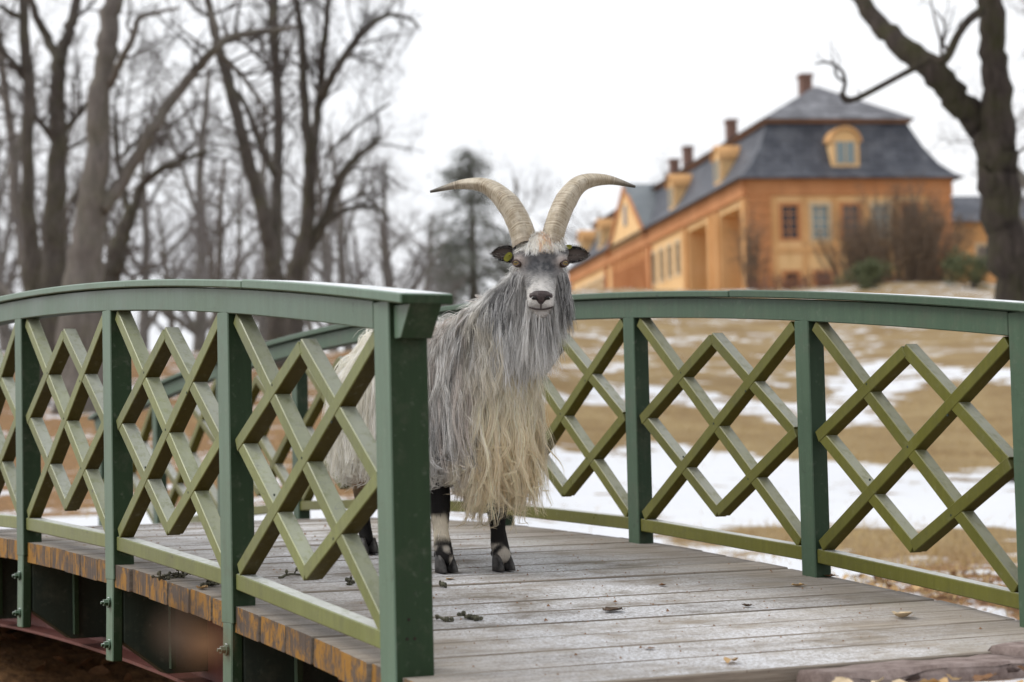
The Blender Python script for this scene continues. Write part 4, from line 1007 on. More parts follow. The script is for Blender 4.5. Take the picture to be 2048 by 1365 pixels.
class Tree:
    def __init__(s, seed): s.r = np.random.default_rng(seed); s.trunk = MB(); s.crown = MB()
    def rv(s, k=1.): return s.r.normal(0, k, 3)
    def path(s, p, d, L, r0, r1, segs, wob, up, target):
        pts = [np.array(p, float)]; d = d / np.linalg.norm(d)
        for i in range(segs):
            d = d + s.rv(wob) + np.array([0, 0, up]); d /= np.linalg.norm(d); pts.append(pts[-1] + d * L / segs)
        return np.array(pts), np.linspace(r0, r1, segs + 1)
    def sub(s, pts, rad, level, dens, lmul, start=.15, maxlev=3, up=.05):
        """children along a limb"""
        seg = np.linalg.norm(np.diff(pts, axis=0), axis=1); L = seg.sum(); cum = np.concatenate([[0], np.cumsum(seg)]) / L
        n = max(1, int(s.r.poisson(dens * L)))
        for _ in range(n):
            t = start + (1 - start) * s.r.random() ** .8; i = min(np.searchsorted(cum, t) - 1, len(pts) - 2); i = max(i, 0)
            f = (t - cum[i]) / max(1e-6, cum[i + 1] - cum[i]); p = pts[i] + (pts[i + 1] - pts[i]) * f; r = rad[i] + (rad[i + 1] - rad[i]) * f
            ax = pts[i + 1] - pts[i]; ax /= np.linalg.norm(ax) + 1e-9
            o = s.rv(); o -= ax * (o @ ax); o /= np.linalg.norm(o) + 1e-9
            d = ax * s.r.uniform(.35, .9) + o * s.r.uniform(.6, 1.1) + np.array([0, 0, .12])
            Lc = lmul * s.r.uniform(.45, 1.2) * (1.25 - .6 * t); rc = min(r * .55, .009 + .018 * Lc)
            segs = 5 if level < maxlev else 4
            q, rr = s.path(p, d, Lc, rc, max(.0055, rc * .25), segs, .20 + .04 * level, up, None)
            s.crown.tube(q, rr, 5 if rc > .03 else (4 if rc > .012 else 3), cap=False)
            if level < maxlev: s.sub(q, rr, level + 1, dens * 2.15, Lc * .5, .12, maxlev, up)
    def done(s, name, base, label, bm=BARK_D, tm=TWIG, group=None, parent_fix=True):
        e = empty(name, base)
        b = np.array(base, float)
        for mb, nm, mt in ((s.trunk, 'trunk', bm), (s.crown, 'crown', tm)):
            if not mb.v: continue
            V = np.array(mb.v) - b; 
            mb.v = [tuple(p) for p in V]; mb.build(nm, mt, e, sm=True)
        if label: tag(e, label, 'tree', group)
        return e

def pix_tree(name, seed, D, limbs, label, bm, dens=1.0, lmul=1.7, tm=TWIG, depth=.9, maxlev=3, spread=True, twigs=True):
    """limbs: polylines of (x, y, width) photo pixels; the first starts at the ground"""
    T = Tree(seed); base = None
    for li, lb in enumerate(limbs):
        k = 5; P = np.array([(a, b) for a, b, _ in lb], float); W = np.array([c for *_, c in lb], float)
        n = len(lb); dd = np.cumsum(T.r.normal(0, depth * .35, n)) * (0 if li == 0 else 1); dd -= dd[0]
        if li: dd += T.r.normal(0, .05)
        pts = np.array([at(P[i, 0], P[i, 1], D + dd[i]) for i in range(n)])
        if li == 0:
            g = pts[0].copy(); g[2] = ground_z(g[0], g[1]) - .15
            if g[2] < pts[0][2] - .3: pts = np.vstack([g, pts]); W = np.concatenate([[W[0] * 1.25], W])
            else: pts[0][2] = g[2]
            base = (pts[0][0], pts[0][1], float(ground_z(pts[0][0], pts[0][1])))
        if lb[-1][1] < 0 and lb[-1][2] > 8:          # the limb goes on above the picture, tapering out
            d = pts[-1] - pts[-2]; d = d / np.linalg.norm(d); q = pts[-1].copy()
            for f_ in (.72, .45, .22, .06):
                d = d + T.r.normal(0, .14, 3) + np.array([0, 0, .10]); d /= np.linalg.norm(d); q = q + d * min(1.9, .5 + .05 * lb[-1][2] * D / 43)
                pts = np.vstack([pts, q]); W = np.concatenate([W, [lb[-1][2] * f_]])
        R = W * D / FPX / 2; C = catmull(pts, k); rr = np.interp(np.linspace(0, 1, len(C)), np.linspace(0, 1, len(R)), R)
        if li == 0: rr[:3] *= (1.35, 1.15, 1.05)
        C[1:-1] += T.r.normal(0, 1, (len(C) - 2, 3)) * (rr[1:-1, None] * .12); rr = rr * T.r.uniform(.93, 1.07, len(rr))
        T.trunk.tube(C, rr, 12 if rr.max() > .2 else 8)
        if twigs: T.sub(C, rr, 1, dens * (1.2 if li == 0 else 2.3), lmul * 1.1, .30 if li == 0 else .12, maxlev)
    return T.done(name, base, label, bm, tm)
c4 = lambda pts: [(x * .4883, y * .4883, w * .4883) for x, y, w in pts]
pix_tree('bare_tree', 1, 46, [c4([(135, 1200, 85), (118, 900, 62), (112, 650, 52), (120, 400, 50), (102, 160, 46), (92, -60, 40)]), c4([(100, 320, 30), (50, 250, 26), (-20, 170, 20)]),
         c4([(98, 80, 28), (40, 50, 22), (-30, 10, 16)])], 'slender dark bare tree at the far left edge behind the bridge', BARK_D, 1.0, 1.9)
pix_tree('bare_tree', 2, 50, [c4([(210, 1200, 120), (222, 900, 95), (236, 600, 76), (236, 330, 66), (240, 225, 62)]), c4([(240, 240, 46), (190, 150, 40), (140, 45, 34), (110, -60, 28)]),
         c4([(240, 240, 52), (278, 150, 50), (305, 50, 42), (330, -60, 34)]), c4([(236, 600, 32), (180, 520, 26), (130, 470, 18)]), c4([(250, 560, 30), (320, 470, 24), (360, 420, 16)])],
         'dark bare tree forking in two high up, left of the thick grey trunk', BARK_D, 1.1, 1.9)
pix_tree('bare_tree', 3, 43, [c4([(340, 1200, 165), (365, 950, 128), (390, 700, 104), (405, 450, 94), (430, 250, 88), (452, 90, 82), (470, -80, 76)]),
         c4([(415, 860, 66), (500, 745, 58), (570, 630, 52), (630, 520, 48), (720, 390, 44), (800, 290, 40), (890, 195, 36), (960, 148, 32), (1100, 130, 28), (1210, 110, 18)]),
         c4([(450, 350, 34), (500, 240, 30), (545, 150, 28), (570, 75, 24), (650, 50, 18), (730, 35, 12)]),
         c4([(885, 200, 30), (885, 120, 26), (860, 30, 22), (845, -50, 18)]), c4([(860, 215, 14), (780, 150, 11), (690, 80, 7)]),
         c4([(900, 215, 24), (980, 300, 22), (1050, 390, 18), (1110, 480, 12)])],
         'thick straight grey trunk with a long branch sweeping right over the railing', BARK_G, .9, 1.7)
pix_tree('bare_tree', 4, 52, [c4([(440, 1200, 100), (470, 1060, 84), (505, 950, 66), (545, 850, 52)]), c4([(545, 860, 44), (575, 770, 36), (650, 700, 28), (760, 650, 20), (850, 620, 12)]), c4([(530, 880, 34), (505, 780, 28), (480, 620, 22), (470, 450, 16)]),
         c4([(500, 640, 20), (580, 560, 16), (640, 500, 10)])], 'leaning dark bare tree close behind the thick grey trunk', BARK_D, 1.3, 1.8)
pix_tree('bare_tree', 5, 54, [c4([(1130, 1290, 82), (1125, 1120, 72), (1105, 1000, 64), (1070, 850, 58), (1010, 640, 54), (960, 440, 48), (920, 290, 42), (890, 170, 38), (860, 40, 32), (845, -60, 26)]),
         c4([(1125, 1080, 58), (1135, 900, 50), (1135, 720, 48), (1145, 500, 46), (1130, 300, 42), (1118, 120, 44), (1125, -60, 42)]),
         c4([(1130, 720, 34), (1070, 600, 30), (1010, 440, 24), (955, 360, 18)])],
         'bare tree with two slim stems rising side by side in the left background', BARK_D, 1.0, 1.8)
pix_tree('bare_tree', 6, 57, [c4([(1205, 1290, 90), (1205, 1130, 80), (1250, 960, 64), (1268, 780, 58), (1270, 620, 52), (1245, 420, 40), (1240, 200, 34), (1225, 60, 30), (1195, -50, 24)]),
         c4([(1220, 1090, 56), (1290, 980, 50), (1350, 850, 42), (1400, 720, 36), (1470, 640, 28), (1560, 560, 18)]),
         c4([(1275, 660, 44), (1300, 480, 42), (1315, 330, 34), (1330, 150, 30), (1350, -50, 24)]),
         c4([(1310, 400, 38), (1380, 280, 34), (1450, 180, 30), (1530, 95, 24), (1600, 62, 18), (1680, 80, 14), (1720, 120, 9)]),
         c4([(1320, 930, 28), (1420, 860, 22), (1530, 850, 17), (1600, 910, 11)]), c4([(1330, 640, 14), (1450, 530, 11), (1600, 420, 8)])],
         'bare tree with fanned limbs, the rightmost of the tall trees on the left', BARK_D, 1.0, 1.8)
# big tree at the right
pix_tree('bare_tree', 7, 33, [[(2082, 800, 92), (2056, 660, 84), (2026, 540, 80), (2003, 430, 78), (1998, 340, 84), (1995, 290, 74), (1990, 180, 60), (1984, 80, 54), (1978, -60, 50)],
         [(1992, 320, 66), (1962, 255, 60), (1915, 200, 56), (1860, 140, 52), (1800, 90, 46), (1755, 45, 40), (1705, -20, 34)]],
         'large mossy bare tree with a heavy limb leaning left at the right edge', BARK_M, .35, 1.1)
T7 = [o for o in COL.objects if o.name.startswith('bare_tree')][-1]
tb = Tree(70)
for lb, ln in (([(1966, 20, 20), (1938, 40, 18), (1915, 72, 17), (1898, 108, 19), (1884, 122, 20), (1862, 118, 17), (1838, 132, 14), (1800, 152, 12), (1752, 178, 12), (1712, 198, 12), (1692, 200, 16), (1684, 188, 12)], 0),
               ([(1684, 192, 9), (1690, 165, 8), (1682, 140, 6), (1655, 125, 5), (1630, 128, 3)], 1), ([(1690, 165, 6), (1672, 150, 5), (1668, 120, 3)], 1), ([(1900, 105, 9), (1885, 85, 6), (1890, 50, 5), (1870, 20, 3)], 1)):
    pts = np.array([at(a, b, 32.3 - .25 * math.sin(i * .6)) for i, (a, b, _) in enumerate(lb)]); R = np.array([c for *_, c in lb]) * 32.5 / FPX / 2
    C = catmull(pts, 4); rr = np.interp(np.linspace(0, 1, len(C)), np.linspace(0, 1, len(R)), R); tb.trunk.tube(C, rr, 8); tb.sub(C, rr, 2, 1.2 if ln else .3, .6, .2, 3)
for mb, nm, mt in ((tb.trunk, 'branch', BARK_M), (tb.crown, 'twigs', TWIG)):
    b = np.array(T7.location); mb.v = [tuple(np.array(p) - b) for p in mb.v]; mb.build(nm, mt, T7, sm=True)

# generic far trees: grown once per kind, then copied
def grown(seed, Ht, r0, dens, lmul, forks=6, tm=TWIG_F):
    T = Tree(seed); P, R = T.path((0, 0, -.3), np.array([.05, 0, 1.]), Ht * .8, r0, r0 * .3, 8, .06, .05, None); T.trunk.tube(P, R, 8)
    for k in range(forks):
        t = T.r.uniform(.18, .85); i = int(t * 8); a = T.r.random() * 6.28
        q, rr = T.path(P[i], np.array([math.cos(a), math.sin(a), T.r.uniform(.5, 1.3)]), Ht * T.r.uniform(.28, .5), R[i] * .6, R[i] * .12, 7, .14, .06, None)
        T.trunk.tube(q, rr, 6); T.sub(q, rr, 1, dens, lmul, .15, 3)
    T.sub(P, R, 1, dens * .6, lmul, .3, 3)
    return T
def place(src, name, x, D, s, label, rot, group='distant bare trees', y=None):
    e = empty(name); p = at(x, 700, D); e.location = (p[0], p[1], float(ground_z(p[0], p[1])) - .05); e.rotation_euler = (0, 0, rot); e.scale = (s, s, s)
    tag(e, label, 'tree', group)
    for ch in src.children:
        c = ch.copy(); COL.objects.link(c); c.parent = e
    return e
kinds = []
for seed, Ht, dens, lm in ((21, 17, 1.35, 2.6), (22, 14, 1.5, 2.4), (23, 11, 1.7, 2.1)):
    T = grown(seed, Ht, .02 * Ht, dens, lm, 7); kinds.append(T)
spec = [(20, 92, 1.0, 0, 'faint far bare tree between the two leftmost trunks'), (285, 84, .85, 1, 'pale far bare tree just right of the thick grey trunk'),
        (395, 98, 1.0, 0, 'far bare tree under the long sweeping branch'), (470, 78, .75, 2, 'low twiggy bare tree left of the two slim stems'),
        (665, 88, .85, 1, 'round twiggy bare tree just right of the fanned tree'), (735, 105, .8, 2, 'small far bare tree midway between the fanned tree and the conifer'),
        (800, 92, .62, 0, 'low pale bare tree left of the conifer'), (850, 120, .8, 1, 'far bare tree at the left flank of the conifer'),
        (1035, 125, .95, 2, 'far bare tree behind the goat between its horns and the conifer'), (345, 72, .6, 2, 'short twiggy bare tree behind the leaning dark tree'),
        (130, 80, .9, 1, 'far bare tree behind the forked tree at the left'), (560, 110, 1.0, 0, 'far bare tree seen between the slim stems'),
        (1190, 215, 1.35, 1, 'very distant bare tree beyond the left end of the manor'), (1310, 225, 1.5, 0, 'very distant bare tree showing above the manor roof by the chimneys'),
        (235, 66, .7, 2, 'slim far bare tree at the right side of the thick grey trunk'), (85, 68, .8, 0, 'slim far bare tree between the slender and the forked tree'),
        (430, 64, .55, 1, 'short bushy bare tree below the tip of the leaning tree'), (520, 92, .9, 2, 'far bare tree just left of the fanned stems'),
        (620, 75, .6, 2, 'short twiggy bare tree at the foot of the fanned tree'), (700, 82, .62, 0, 'twiggy bare tree right of the round one'),
        (770, 84, .5, 1, 'low bushy bare tree above the near end of the handrail'), (-30, 75, .9, 2, 'far bare tree cut by the left picture edge'),
        (2075, 110, 1.35, 0, 'far bare tree partly hidden behind the big mossy trunk')]
used = {}
for i, (x, D, s, k, lab) in enumerate(spec):
    if k not in used:
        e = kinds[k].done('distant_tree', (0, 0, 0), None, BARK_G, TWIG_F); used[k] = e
        p = at(x, 700, D); e.location = (p[0], p[1], float(ground_z(p[0], p[1])) - .05); e.rotation_euler = (0, 0, i * 1.3); e.scale = (s, s, s); tag(e, lab, 'tree', 'distant bare trees')
    else: place(used[k], 'distant_tree', x, D, s, lab, i * 1.3)

# conifer behind the goat
NEED = simple('conifer needles', (.10, .11, .09), (.18, .185, .16), 2.5, .9, kind='Object')
def conifer(name, x, D, Ht, rad, label, seed, x_lean=0):
    r = np.random.default_rng(seed); p = at(x, 700, D); base = (p[0], p[1], float(ground_z(p[0], p[1])) - .1); e = empty(name, base)
    mb = MB(); mb.tube([(0, 0, -.3), (0, 0, Ht * .5), (.1, 0, Ht * .97)], [.28, .16, .03], 8); mb.build('trunk', BARK_D, e, sm=True)
    V = []; n = 0; bm_ = MB()
    for k in range(95):
        t = r.random() ** .85; z = Ht * (.08 + .90 * t); L = rad * (1 - t) ** .6 * r.uniform(.35, 1.15) + .3; a = r.random() * 6.28
        d = np.array([math.cos(a), math.sin(a), r.uniform(-.45, .45)]); q = np.array([np.array([0, 0, z]) + d * L * u + np.array([0, 0, -.25 * L * u * u]) for u in np.linspace(0, 1, 5)])
        bm_.tube(q, np.linspace(.03, .008, 5), 4, cap=False)
        m_ = int(70 * L); u = r.random(m_) ** .6; c = np.array([np.interp(u, np.linspace(0, 1, 5), q[:, j]) for j in range(3)]).T
        c += r.normal(0, .30, (m_, 3)) * np.array([1, 1, .6]); dd = norm(d * .6 + r.normal(0, .7, (m_, 3)) + np.array([0, 0, -.35])); s = norm(np.cross(dd, r.normal(0, 1, (m_, 3)))); l = r.uniform(.12, .30, m_)[:, None]; w_ = r.uniform(.02, .045, m_)[:, None]
        V.append(np.stack([c - s * w_, c + s * w_, c + dd * l], 1).reshape(-1, 3))
    bm_.build('branches', BARK_D, e); V = np.concatenate(V)
    fast_mesh('crown', V, np.arange(len(V)).reshape(-1, 3), NEED, e, sm=False); tag(e, label, 'tree'); return e
conifer('conifer', 950, 108, 9.6, 3.3, 'blurred dark conifer left of the goat head', 31)
conifer('conifer', 905, 128, 7.0, 2.2, 'smaller dark conifer at the left foot of the taller one', 32)

# shrubs before the manor
LEAF = simple('evergreen shrub leaves', (.060, .078, .036), (.145, .16, .075), 4, .6, kind='Object')
BRUSH = simple('brown brushwood', (.12, .085, .06), (.22, .165, .12), 2, .9, kind='Object')
RBRUSH = simple('red brown hedge twigs', (.15, .075, .05), (.25, .14, .10), 2, .9, kind='Object')
def brush(name, x, D, W, Ht, n, label, seed, mat, cat='shrub', base_w=.35):
    r = np.random.default_rng(seed); p = at(x, 600, D); e = empty(name, (p[0], p[1], float(ground_z(p[0], p[1])) - .1)); T = Tree(seed)
    for k in range(n):
        a = r.random() * 6.28; rr = r.random() ** .5; b = np.array([math.cos(a), math.sin(a), 0]) * rr * W * base_w
        d = np.array([math.cos(a) * rr * W * .42, math.sin(a) * rr * W * .42, Ht * (1.05 - .5 * rr)]); L = np.linalg.norm(d) * r.uniform(.75, 1.1)
        q, w_ = T.path(b, d, L, .045, .018, 5, .10, .03, None); T.crown.tube(q, w_, 3, cap=False); T.sub(q, w_, 2, 1.9, L * .30, .15, 3)
    T.crown.build('branches', mat, e, sm=True); tag(e, label, cat); return e
brush('bare_shrub', 1712, 119, 3.2, 5.0, 60, 'brown bare shrub against the left windows of the manor end wall', 41, BRUSH)
brush('bare_shrub', 1800, 117, 5.0, 6.0, 110, 'tall bushy brown shrub before the middle of the manor end wall', 42, BRUSH)
brush('bare_shrub', 1860, 120, 3.4, 5.2, 64, 'brown bare shrub before the right corner of the manor', 43, BRUSH)
brush('bare_shrub', 1508, 125, 1.3, 5.6, 20, 'narrow climbing bare shrub at the near corner of the manor', 44, BRUSH)
for k, (x, w_) in enumerate(((1560, 2.6), (1622, 2.6), (1680, 2.4))):
    brush('red_hedge', x, 116, w_, 1.3, 36, ('reddish low hedge bush nearest the manor corner', 'reddish low hedge bush in the middle of three', 'reddish low hedge bush nearest the evergreen shrubs')[k], 50 + k, RBRUSH, 'hedge', .5)
def leafy(name, x, D, W, Ht, n, label, seed):
    r = np.random.default_rng(seed); p = at(x, 600, D); e = empty(name, (p[0], p[1], float(ground_z(p[0], p[1])) - .1)); T = Tree(seed)
    for k in range(14):
        a = r.random() * 6.28; q, w_ = T.path((0, 0, 0), np.array([math.cos(a) * W * .4, math.sin(a) * W * .4, Ht * r.uniform(.4, 1)]), max(W * .4, Ht * .8), .03, .01, 5, .1, .02, None); T.crown.tube(q, w_, 4, cap=False)
    T.crown.build('branches', BARK_D, e)
    cl = r.normal(0, 1, (26, 3)); cl = norm(cl) * (r.random((26, 1)) ** .4) * np.array([W * .42, W * .42, Ht * .45]) + np.array([0, 0, Ht * .5]); cl = cl[cl[:, 2] > 0]
    ci = r.integers(0, len(cl), n); c = cl[ci] + norm(r.normal(0, 1, (n, 3))) * (r.random((n, 1)) ** .4) * W * .14
    d = norm(r.normal(0, 1, (n, 3)) + np.array([0, 0, .3])); s = norm(np.cross(d, r.normal(0, 1, (n, 3)))); l = r.uniform(.10, .17, n)[:, None]; w_ = l * .28
    V = np.stack([c, c + d * l * .5 - s * w_, c + d * l, c + d * l * .5 + s * w_], 1).reshape(-1, 3)
    fast_mesh('foliage', V, np.arange(len(V)).reshape(-1, 4), LEAF, e, sm=False); tag(e, label, 'shrub'); return e
leafy('evergreen_shrub', 1735, 108, 3.0, 1.6, 2600, 'dark evergreen shrub in front of the tall brown shrubs', 61)
leafy('evergreen_shrub', 1940, 105, 2.8, 2.1, 3000, 'rounded evergreen shrub between the manor and the mossy tree', 62)

# ------------------------------------------------------------------ small things
def deck_at(x, y):
    d = CF + CR * (x - 1024) / FPX - CU * (y - 682.5) / FPX
    ts = np.linspace(3, 13, 4000); P = CAM + d * ts[:, None]; k = np.argmax(P[:, 2] < -KD * (P[:, 0] - XC) ** 2); p = P[k]
    return np.array([p[0], p[1], dz(p[0])])
STONE = NT('reddish edging stone', .9, .2); v = STONE.coord('World'); n_ = STONE.noise(v, 14, 8, .7)
STONE.color(STONE.mix(STONE.ramp(n_, [(.3, 0.), (.7, 1.)]), (.16, .115, .10), (.40, .325, .30))); STONE.bump(STONE.noise(v, 40, 7, .75), .9, .012); STONE = STONE.m
def rough_stone(name, x0, x1, y0, y1, z0, z1, seed, label):
    me = bpy.data.meshes.new(name); bm = bmesh.new(); bmesh.ops.create_cube(bm, size=1)
    bmesh.ops.subdivide_edges(bm, edges=bm.edges[:], cuts=11, use_grid_fill=True)
    cx, cy, cz = (x0 + x1) / 2, (y0 + y1) / 2, (z0 + z1) / 2
    for vtx in bm.verts:
        c = vtx.co; q = Vector((cx + c.x * (x1 - x0), cy + c.y * (y1 - y0), cz + c.z * (z1 - z0)))
        n1 = mnoise.noise_vector(q * 4 + Vector((seed, 0, 0))) * .030 + mnoise.noise_vector(q * 13 + Vector((0, seed, 0))) * .014
        if c.z > .49: n1.z *= .35
        vtx.co = q - Vector((cx, cy, z0)) + n1 - Vector((0, 0, .03 * (abs(c.x) > .45) * (c.z > .45)))
    bm.to_mesh(me); bm.free(); me.materials.append(STONE); me.polygons.foreach_set('use_smooth', [True] * len(me.polygons))
    o = bpy.data.objects.new(name, me); COL.objects.link(o); o.location = (cx, cy, z0); tag(o, label, 'stone', 'edging stones at the bridge end')
rough_stone('edging_stone', -.445, -.225, -1.78, -1.10, -.52, -.340, 1.3, 'rough reddish edging stone before the deck end, left of two')
rough_stone('edging_stone', -.430, -.190, -2.75, -1.80, -.52, -.312, 5.1, 'rough reddish edging stone before the deck end at the right')

LEAFM = []
for nm, c1, c2 in (('dry tan leaf', (.42, .26, .11), (.56, .38, .19)), ('dry brown leaf', (.15, .075, .035), (.27, .14, .065)), ('pale dry leaf', (.52, .40, .25), (.66, .53, .36)), ('dark rotting leaf', (.05, .032, .02), (.12, .075, .045))):
    LEAFM.append(simple(nm, c1, c2, 60, .75))
def leaf_shape(r, L, lob=True):
    """curled leaf with a midrib fold: (verts, faces)"""
    k = 7; V = []; curl = r.uniform(-.6, .9); fold = r.uniform(.1, .55)
    for i in range(k + 1):
        t = i / k; w_ = L * .30 * math.sin(math.pi * min(1, t * .93 + .05)) ** .8 * (1 + (.28 if lob and i % 2 else 0.)) + .0008
        x = L * (t - .5); z = curl * L * .5 * (t - .5) ** 2 * 2
        V += [(x, -w_, z + fold * w_ + r.normal(0, .03) * L), (x, 0, z), (x, w_, z + fold * w_ + r.normal(0, .03) * L)]
    F = [(i * 3 + j, (i + 1) * 3 + j, (i + 1) * 3 + j + 1, i * 3 + j + 1) for i in range(k) for j in range(2)]
    return np.array(V), F
lr = np.random.default_rng(99)
def dry_leaf(x, y, L, m, label, rot=None):
    p = deck_at(x, y); V, F = leaf_shape(lr, L); mb = MB(); V[:, 2] -= V[:, 2].min(); mb.add(V, F)
    mb.tube([(L * .5, 0, .002), (L * .68, L * .06, .003)], [.0009, .0006], 4)
    o = mb.build('dry_leaf', LEAFM[m], None); o.location = p + np.array([0, 0, .003]); o.rotation_euler = (0, -slope(p[0]) * 0, lr.uniform(0, 6.28) if rot is None else rot); tag(o, label, 'leaf', 'dry leaves fallen on the deck')
def sprig(x, y, L, label, mat, seed, n=7, name='twig_bit'):
    p = deck_at(x, y); r = np.random.default_rng(seed); mb = MB(); a = r.uniform(0, 6.28); ax = np.array([math.cos(a), math.sin(a), 0])
    main = np.array([ax * L * (t - .5) + np.array([0, 0, .006 + .006 * math.sin(t * 5 + seed)]) + r.normal(0, .0025, 3) * [1, 1, .4] for t in np.linspace(0, 1, 7)]); mb.tube(main, np.linspace(.0052, .003, 7), 6)
    for k in range(n):
        b = main[r.integers(0, 7)]; d = norm(r.normal(0, 1, 3) * [1, 1, .45] + [0, 0, .3]); l = L * r.uniform(.10, .24)
        q = np.array([b + d * l * u + r.normal(0, .0015, 3) for u in np.linspace(0, 1, 4)]); q[:, 2] = np.maximum(q[:, 2], .003); mb.tube(q, np.linspace(.0034, .0015, 4), 5)
        mb.ball(q[-1] + [0, 0, .001], r.uniform(.004, .0085, 3), None, 7, 5)
    o = mb.build(name, mat, None, sm=True); o.location = p; tag(o, label, 'twig', 'twig bits on the deck')
LICH = simple('dark lichen twig', (.035, .032, .022), (.15, .145, .10), 90, .9)
sprig(941, 1240, .060, 'dark lichen-covered twig bit on the deck right of the near end post', LICH, 3, 16)
sprig(700, 1170, .05, 'dark knobbly twig bit seen between lattice bars left of the end post', LICH, 4, 12)
sprig(582, 1155, .11, 'thin straight dark twig lying on the deck behind the lattice', LICH, 5, 3)
sprig(887, 1174, .035, 'tiny dark twig bit below the front hoof with the white band', LICH, 6, 6)
sprig(888, 1243, .05, 'small dark twig bit beside the near end post', LICH, 7, 5)
sprig(345, 1158, .12, 'dark lichen twig heap on the outer deck edge behind the second post', LICH, 8, 22)
sprig(420, 1172, .11, 'dark lichen twig with orange bark next to the second post', LICH, 9, 20)
dry_leaf(1226, 1224, .075, 3, 'dark curled leaf in the middle of the deck right of the goat')
dry_leaf(1462, 1328, .055, 0, 'pale tan leaf scrap near the front edge of the deck')
dry_leaf(1806, 1237, .085, 2, 'long pale leaf lying in a plank seam at the right')
dry_leaf(1596, 1174, .045, 0, 'small tan leaf on the deck beside the middle right post')
dry_leaf(1325, 1173, .035, 1, 'small brown leaf right of the front hooves')
dry_leaf(900, 1160, .040, 0, 'tan leaf scrap just before the goat hoof with the white band')
dry_leaf(1660, 1155, .05, 1, 'brown leaf at the foot of the middle right post')
dry_leaf(1495, 1215, .035, 3, 'tiny dark leaf between the two curled leaves of the deck')
dry_leaf(405, 1180, .05, 0, 'orange tan leaf among the twigs by the second post')
dry_leaf(1300, 1300, .030, 1, 'tiny brown leaf near the deck front below the dark curled leaf')
# crumbs of bark and soil on the planks
N_ = 900; cxs = lr.uniform(-.15, 5., N_) ** 1.0; cys = -1.1 + lr.normal(0, .55, N_); cys = np.clip(cys, -2.1, -.15); V = []; F = []
for i in range(N_):
    r_ = lr.uniform(.0012, .0045) * (1 if lr.random() > .06 else 2.0); c = np.array([cxs[i], cys[i], dz(cxs[i]) + .003]); b = len(V)
    for dx, dy, dz_ in ((1, 0, 0), (-.5, .8, 0), (-.5, -.8, 0), (0, 0, 1.1)): V.append(c + np.array([dx * lr.uniform(.7, 2.2), dy, dz_]) * r_)
    F += [(b, b + 1, b + 3), (b + 1, b + 2, b + 3), (b + 2, b, b + 3)]
o = fast_mesh('deck_crumbs', np.array(V), np.array(F), LEAFM[1], sm=False, kind='stuff'); tag(o, 'brown crumbs of bark and soil strewn over the deck', 'debris')

# leaf litter on the near bank and under the bridge
shapes = [leaf_shape(lr, 1.0) for _ in range(10)]
def litter(name, n, ur, vr, mi, label, ok, size=(.045, .095)):
    V = []; F = []
    while n:
        u_, v_ = lr.uniform(*ur), lr.uniform(*vr); X, Y = plan(u_, v_)
        if not ok(X, Y): n -= .2; n = max(n, 0) if n > 0 else 0; n = int(n) if n < 1 else n; continue
        n = max(0, n - 1); S, f_ = shapes[lr.integers(0, 10)]; L = lr.uniform(*size); a, b, c = lr.uniform(0, 6.28), lr.normal(0, .35), lr.normal(0, .35)
        M = np.array(Matrix.Rotation(a, 3, 'Z') @ Matrix.Rotation(b, 3, 'X') @ Matrix.Rotation(c, 3, 'Y')); bse = len(V)
        V.extend((S * L) @ M.T + np.array([X, Y, float(ground_z(X, Y)) + .012 + .02 * lr.random()])); F.extend([tuple(i + bse for i in q) for q in f_])
    o = fast_mesh(name, np.array(V), np.array(F), LEAFM[mi], sm=True, kind='stuff'); tag(o, label, 'leaves')
offdeck = lambda X, Y: not (-.5 < X < 10 and -2.27 < Y < .03)
for mi, lab in ((0, 'tan fallen leaves on the near bank'), (1, 'brown fallen leaves on the near bank'), (2, 'pale fallen leaves on the near bank')):
    litter('leaf_litter', (1500, 1300, 500)[mi], (4.8, 16), (-1.5, 4.5), mi, lab, offdeck)
litter('leaf_litter', 900, (8, 14), (-5, -1.2), 1, 'brown leaves covering the bank below the bridge', lambda X, Y: X > 3.5, (.06, .13))
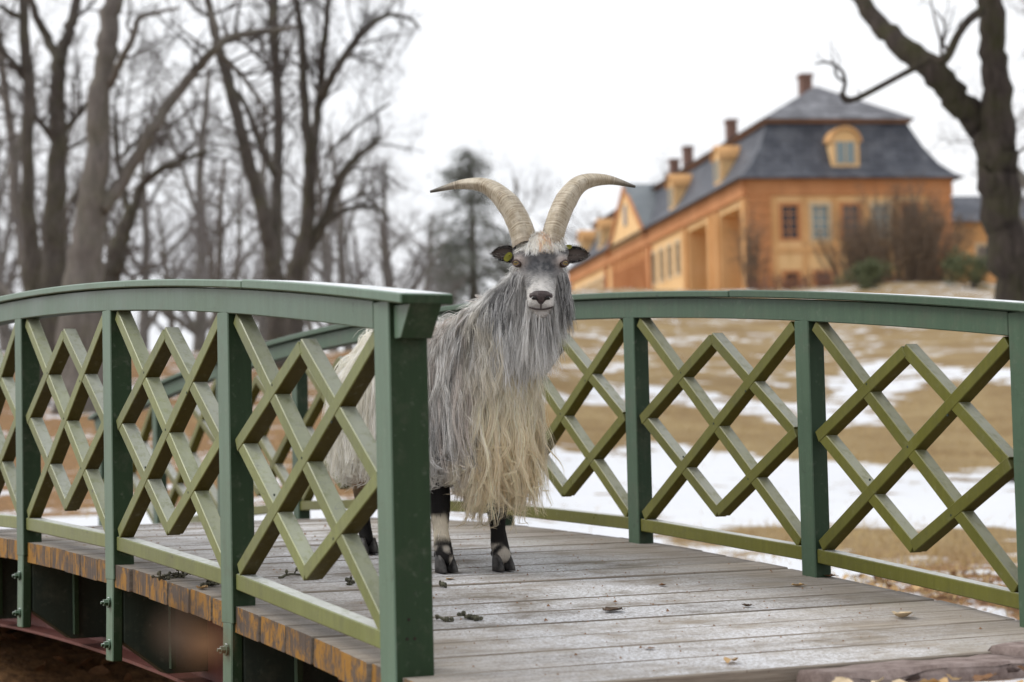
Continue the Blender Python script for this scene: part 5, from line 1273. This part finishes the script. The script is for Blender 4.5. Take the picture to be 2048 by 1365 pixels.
# dry grass on the slopes
GR = simple('dry straw grass', (.36, .245, .105), (.54, .41, .20), 1.2, .9)
n = 42000; u_ = 9 + 46 * lr.random(n) ** 1.2; v_ = lr.uniform(-.20, .26, n) * u_; P = CAM[None, :2] + FH[None, :2] * u_[:, None] + RH[None, :2] * v_[:, None]
ui = np.clip(np.searchsorted(uu, u_), 0, nu - 1); vi = np.clip(np.searchsorted(vv, v_), 0, nv - 1); keep = (snow[ui, vi] + lr.normal(0, .18, n) < .5) & ~((P[:, 0] > -.5) & (P[:, 0] < 10.2) & (P[:, 1] > -2.35) & (P[:, 1] < .1))
P = P[keep]; n = len(P); z = ground_z(P[:, 0], P[:, 1]); h_ = lr.uniform(.05, .13, n); a = lr.random(n) * 6.28; le = lr.normal(0, .6, (n, 2)) * h_[:, None]
b0 = np.stack([P[:, 0], P[:, 1], z - .01], 1); sd = np.stack([np.cos(a), np.sin(a), 0 * a], 1) * .006; tp = b0 + np.stack([le[:, 0], le[:, 1], h_], 1)
V = np.stack([b0 - sd, b0 + sd, tp], 1).reshape(-1, 3); o = fast_mesh('dry_grass', V, np.arange(len(V)).reshape(-1, 3), GR, sm=False, kind='stuff'); tag(o, 'straw-coloured winter grass on the slopes behind the bridge', 'grass')
# out-of-focus dry plant close to the camera
pl = empty('dry_plant', plan(1.35, -.20).tolist() + [float(ground_z(*plan(1.35, -.20)))]); tag(pl, 'blurred brown dry leaf stalk in the near foreground below the bridge deck', 'plant'); b0 = np.array(pl.location)
tipp = at(385, 1215, 1.35); mb = MB(); st = catmull([(0, 0, 0), (tipp - b0) * .5 + [.01, .01, 0], tipp - b0], 6); mb.tube(st, np.linspace(.0018, .0009, len(st)), 5); mb.build('stem', LEAFM[1], pl)
for (x, y, L, mi) in ((350, 1270, .028, 3), (402, 1290, .026, 1), (374, 1222, .014, 3)):
    V, F = leaf_shape(lr, L); M = np.array(Matrix.Rotation(lr.uniform(0, 6), 3, 'X') @ Matrix.Rotation(1.2, 3, 'Y')); mb = MB(); mb.add(V @ M.T + (at(x, y, 1.35) - b0), F); mb.build('leaf', LEAFM[mi], pl)


# old nail holes in the near end post
p0 = [o for o in bridge.children if o.name.startswith('post')][0]
HOLE = simple('rusty nail hole', (.01, .008, .006), (.03, .018, .012), 60, .9)
for yy, zz in ((-.040, .148), (-.034, .098), (-.056, .098)):
    mb = MB(); z = dz(0) + zz; mb.tube([(-.0015, yy, z), (.004, yy, z)], [.0042, .0042], 9); bb(mb, 'nail_hole', HOLE, p0)
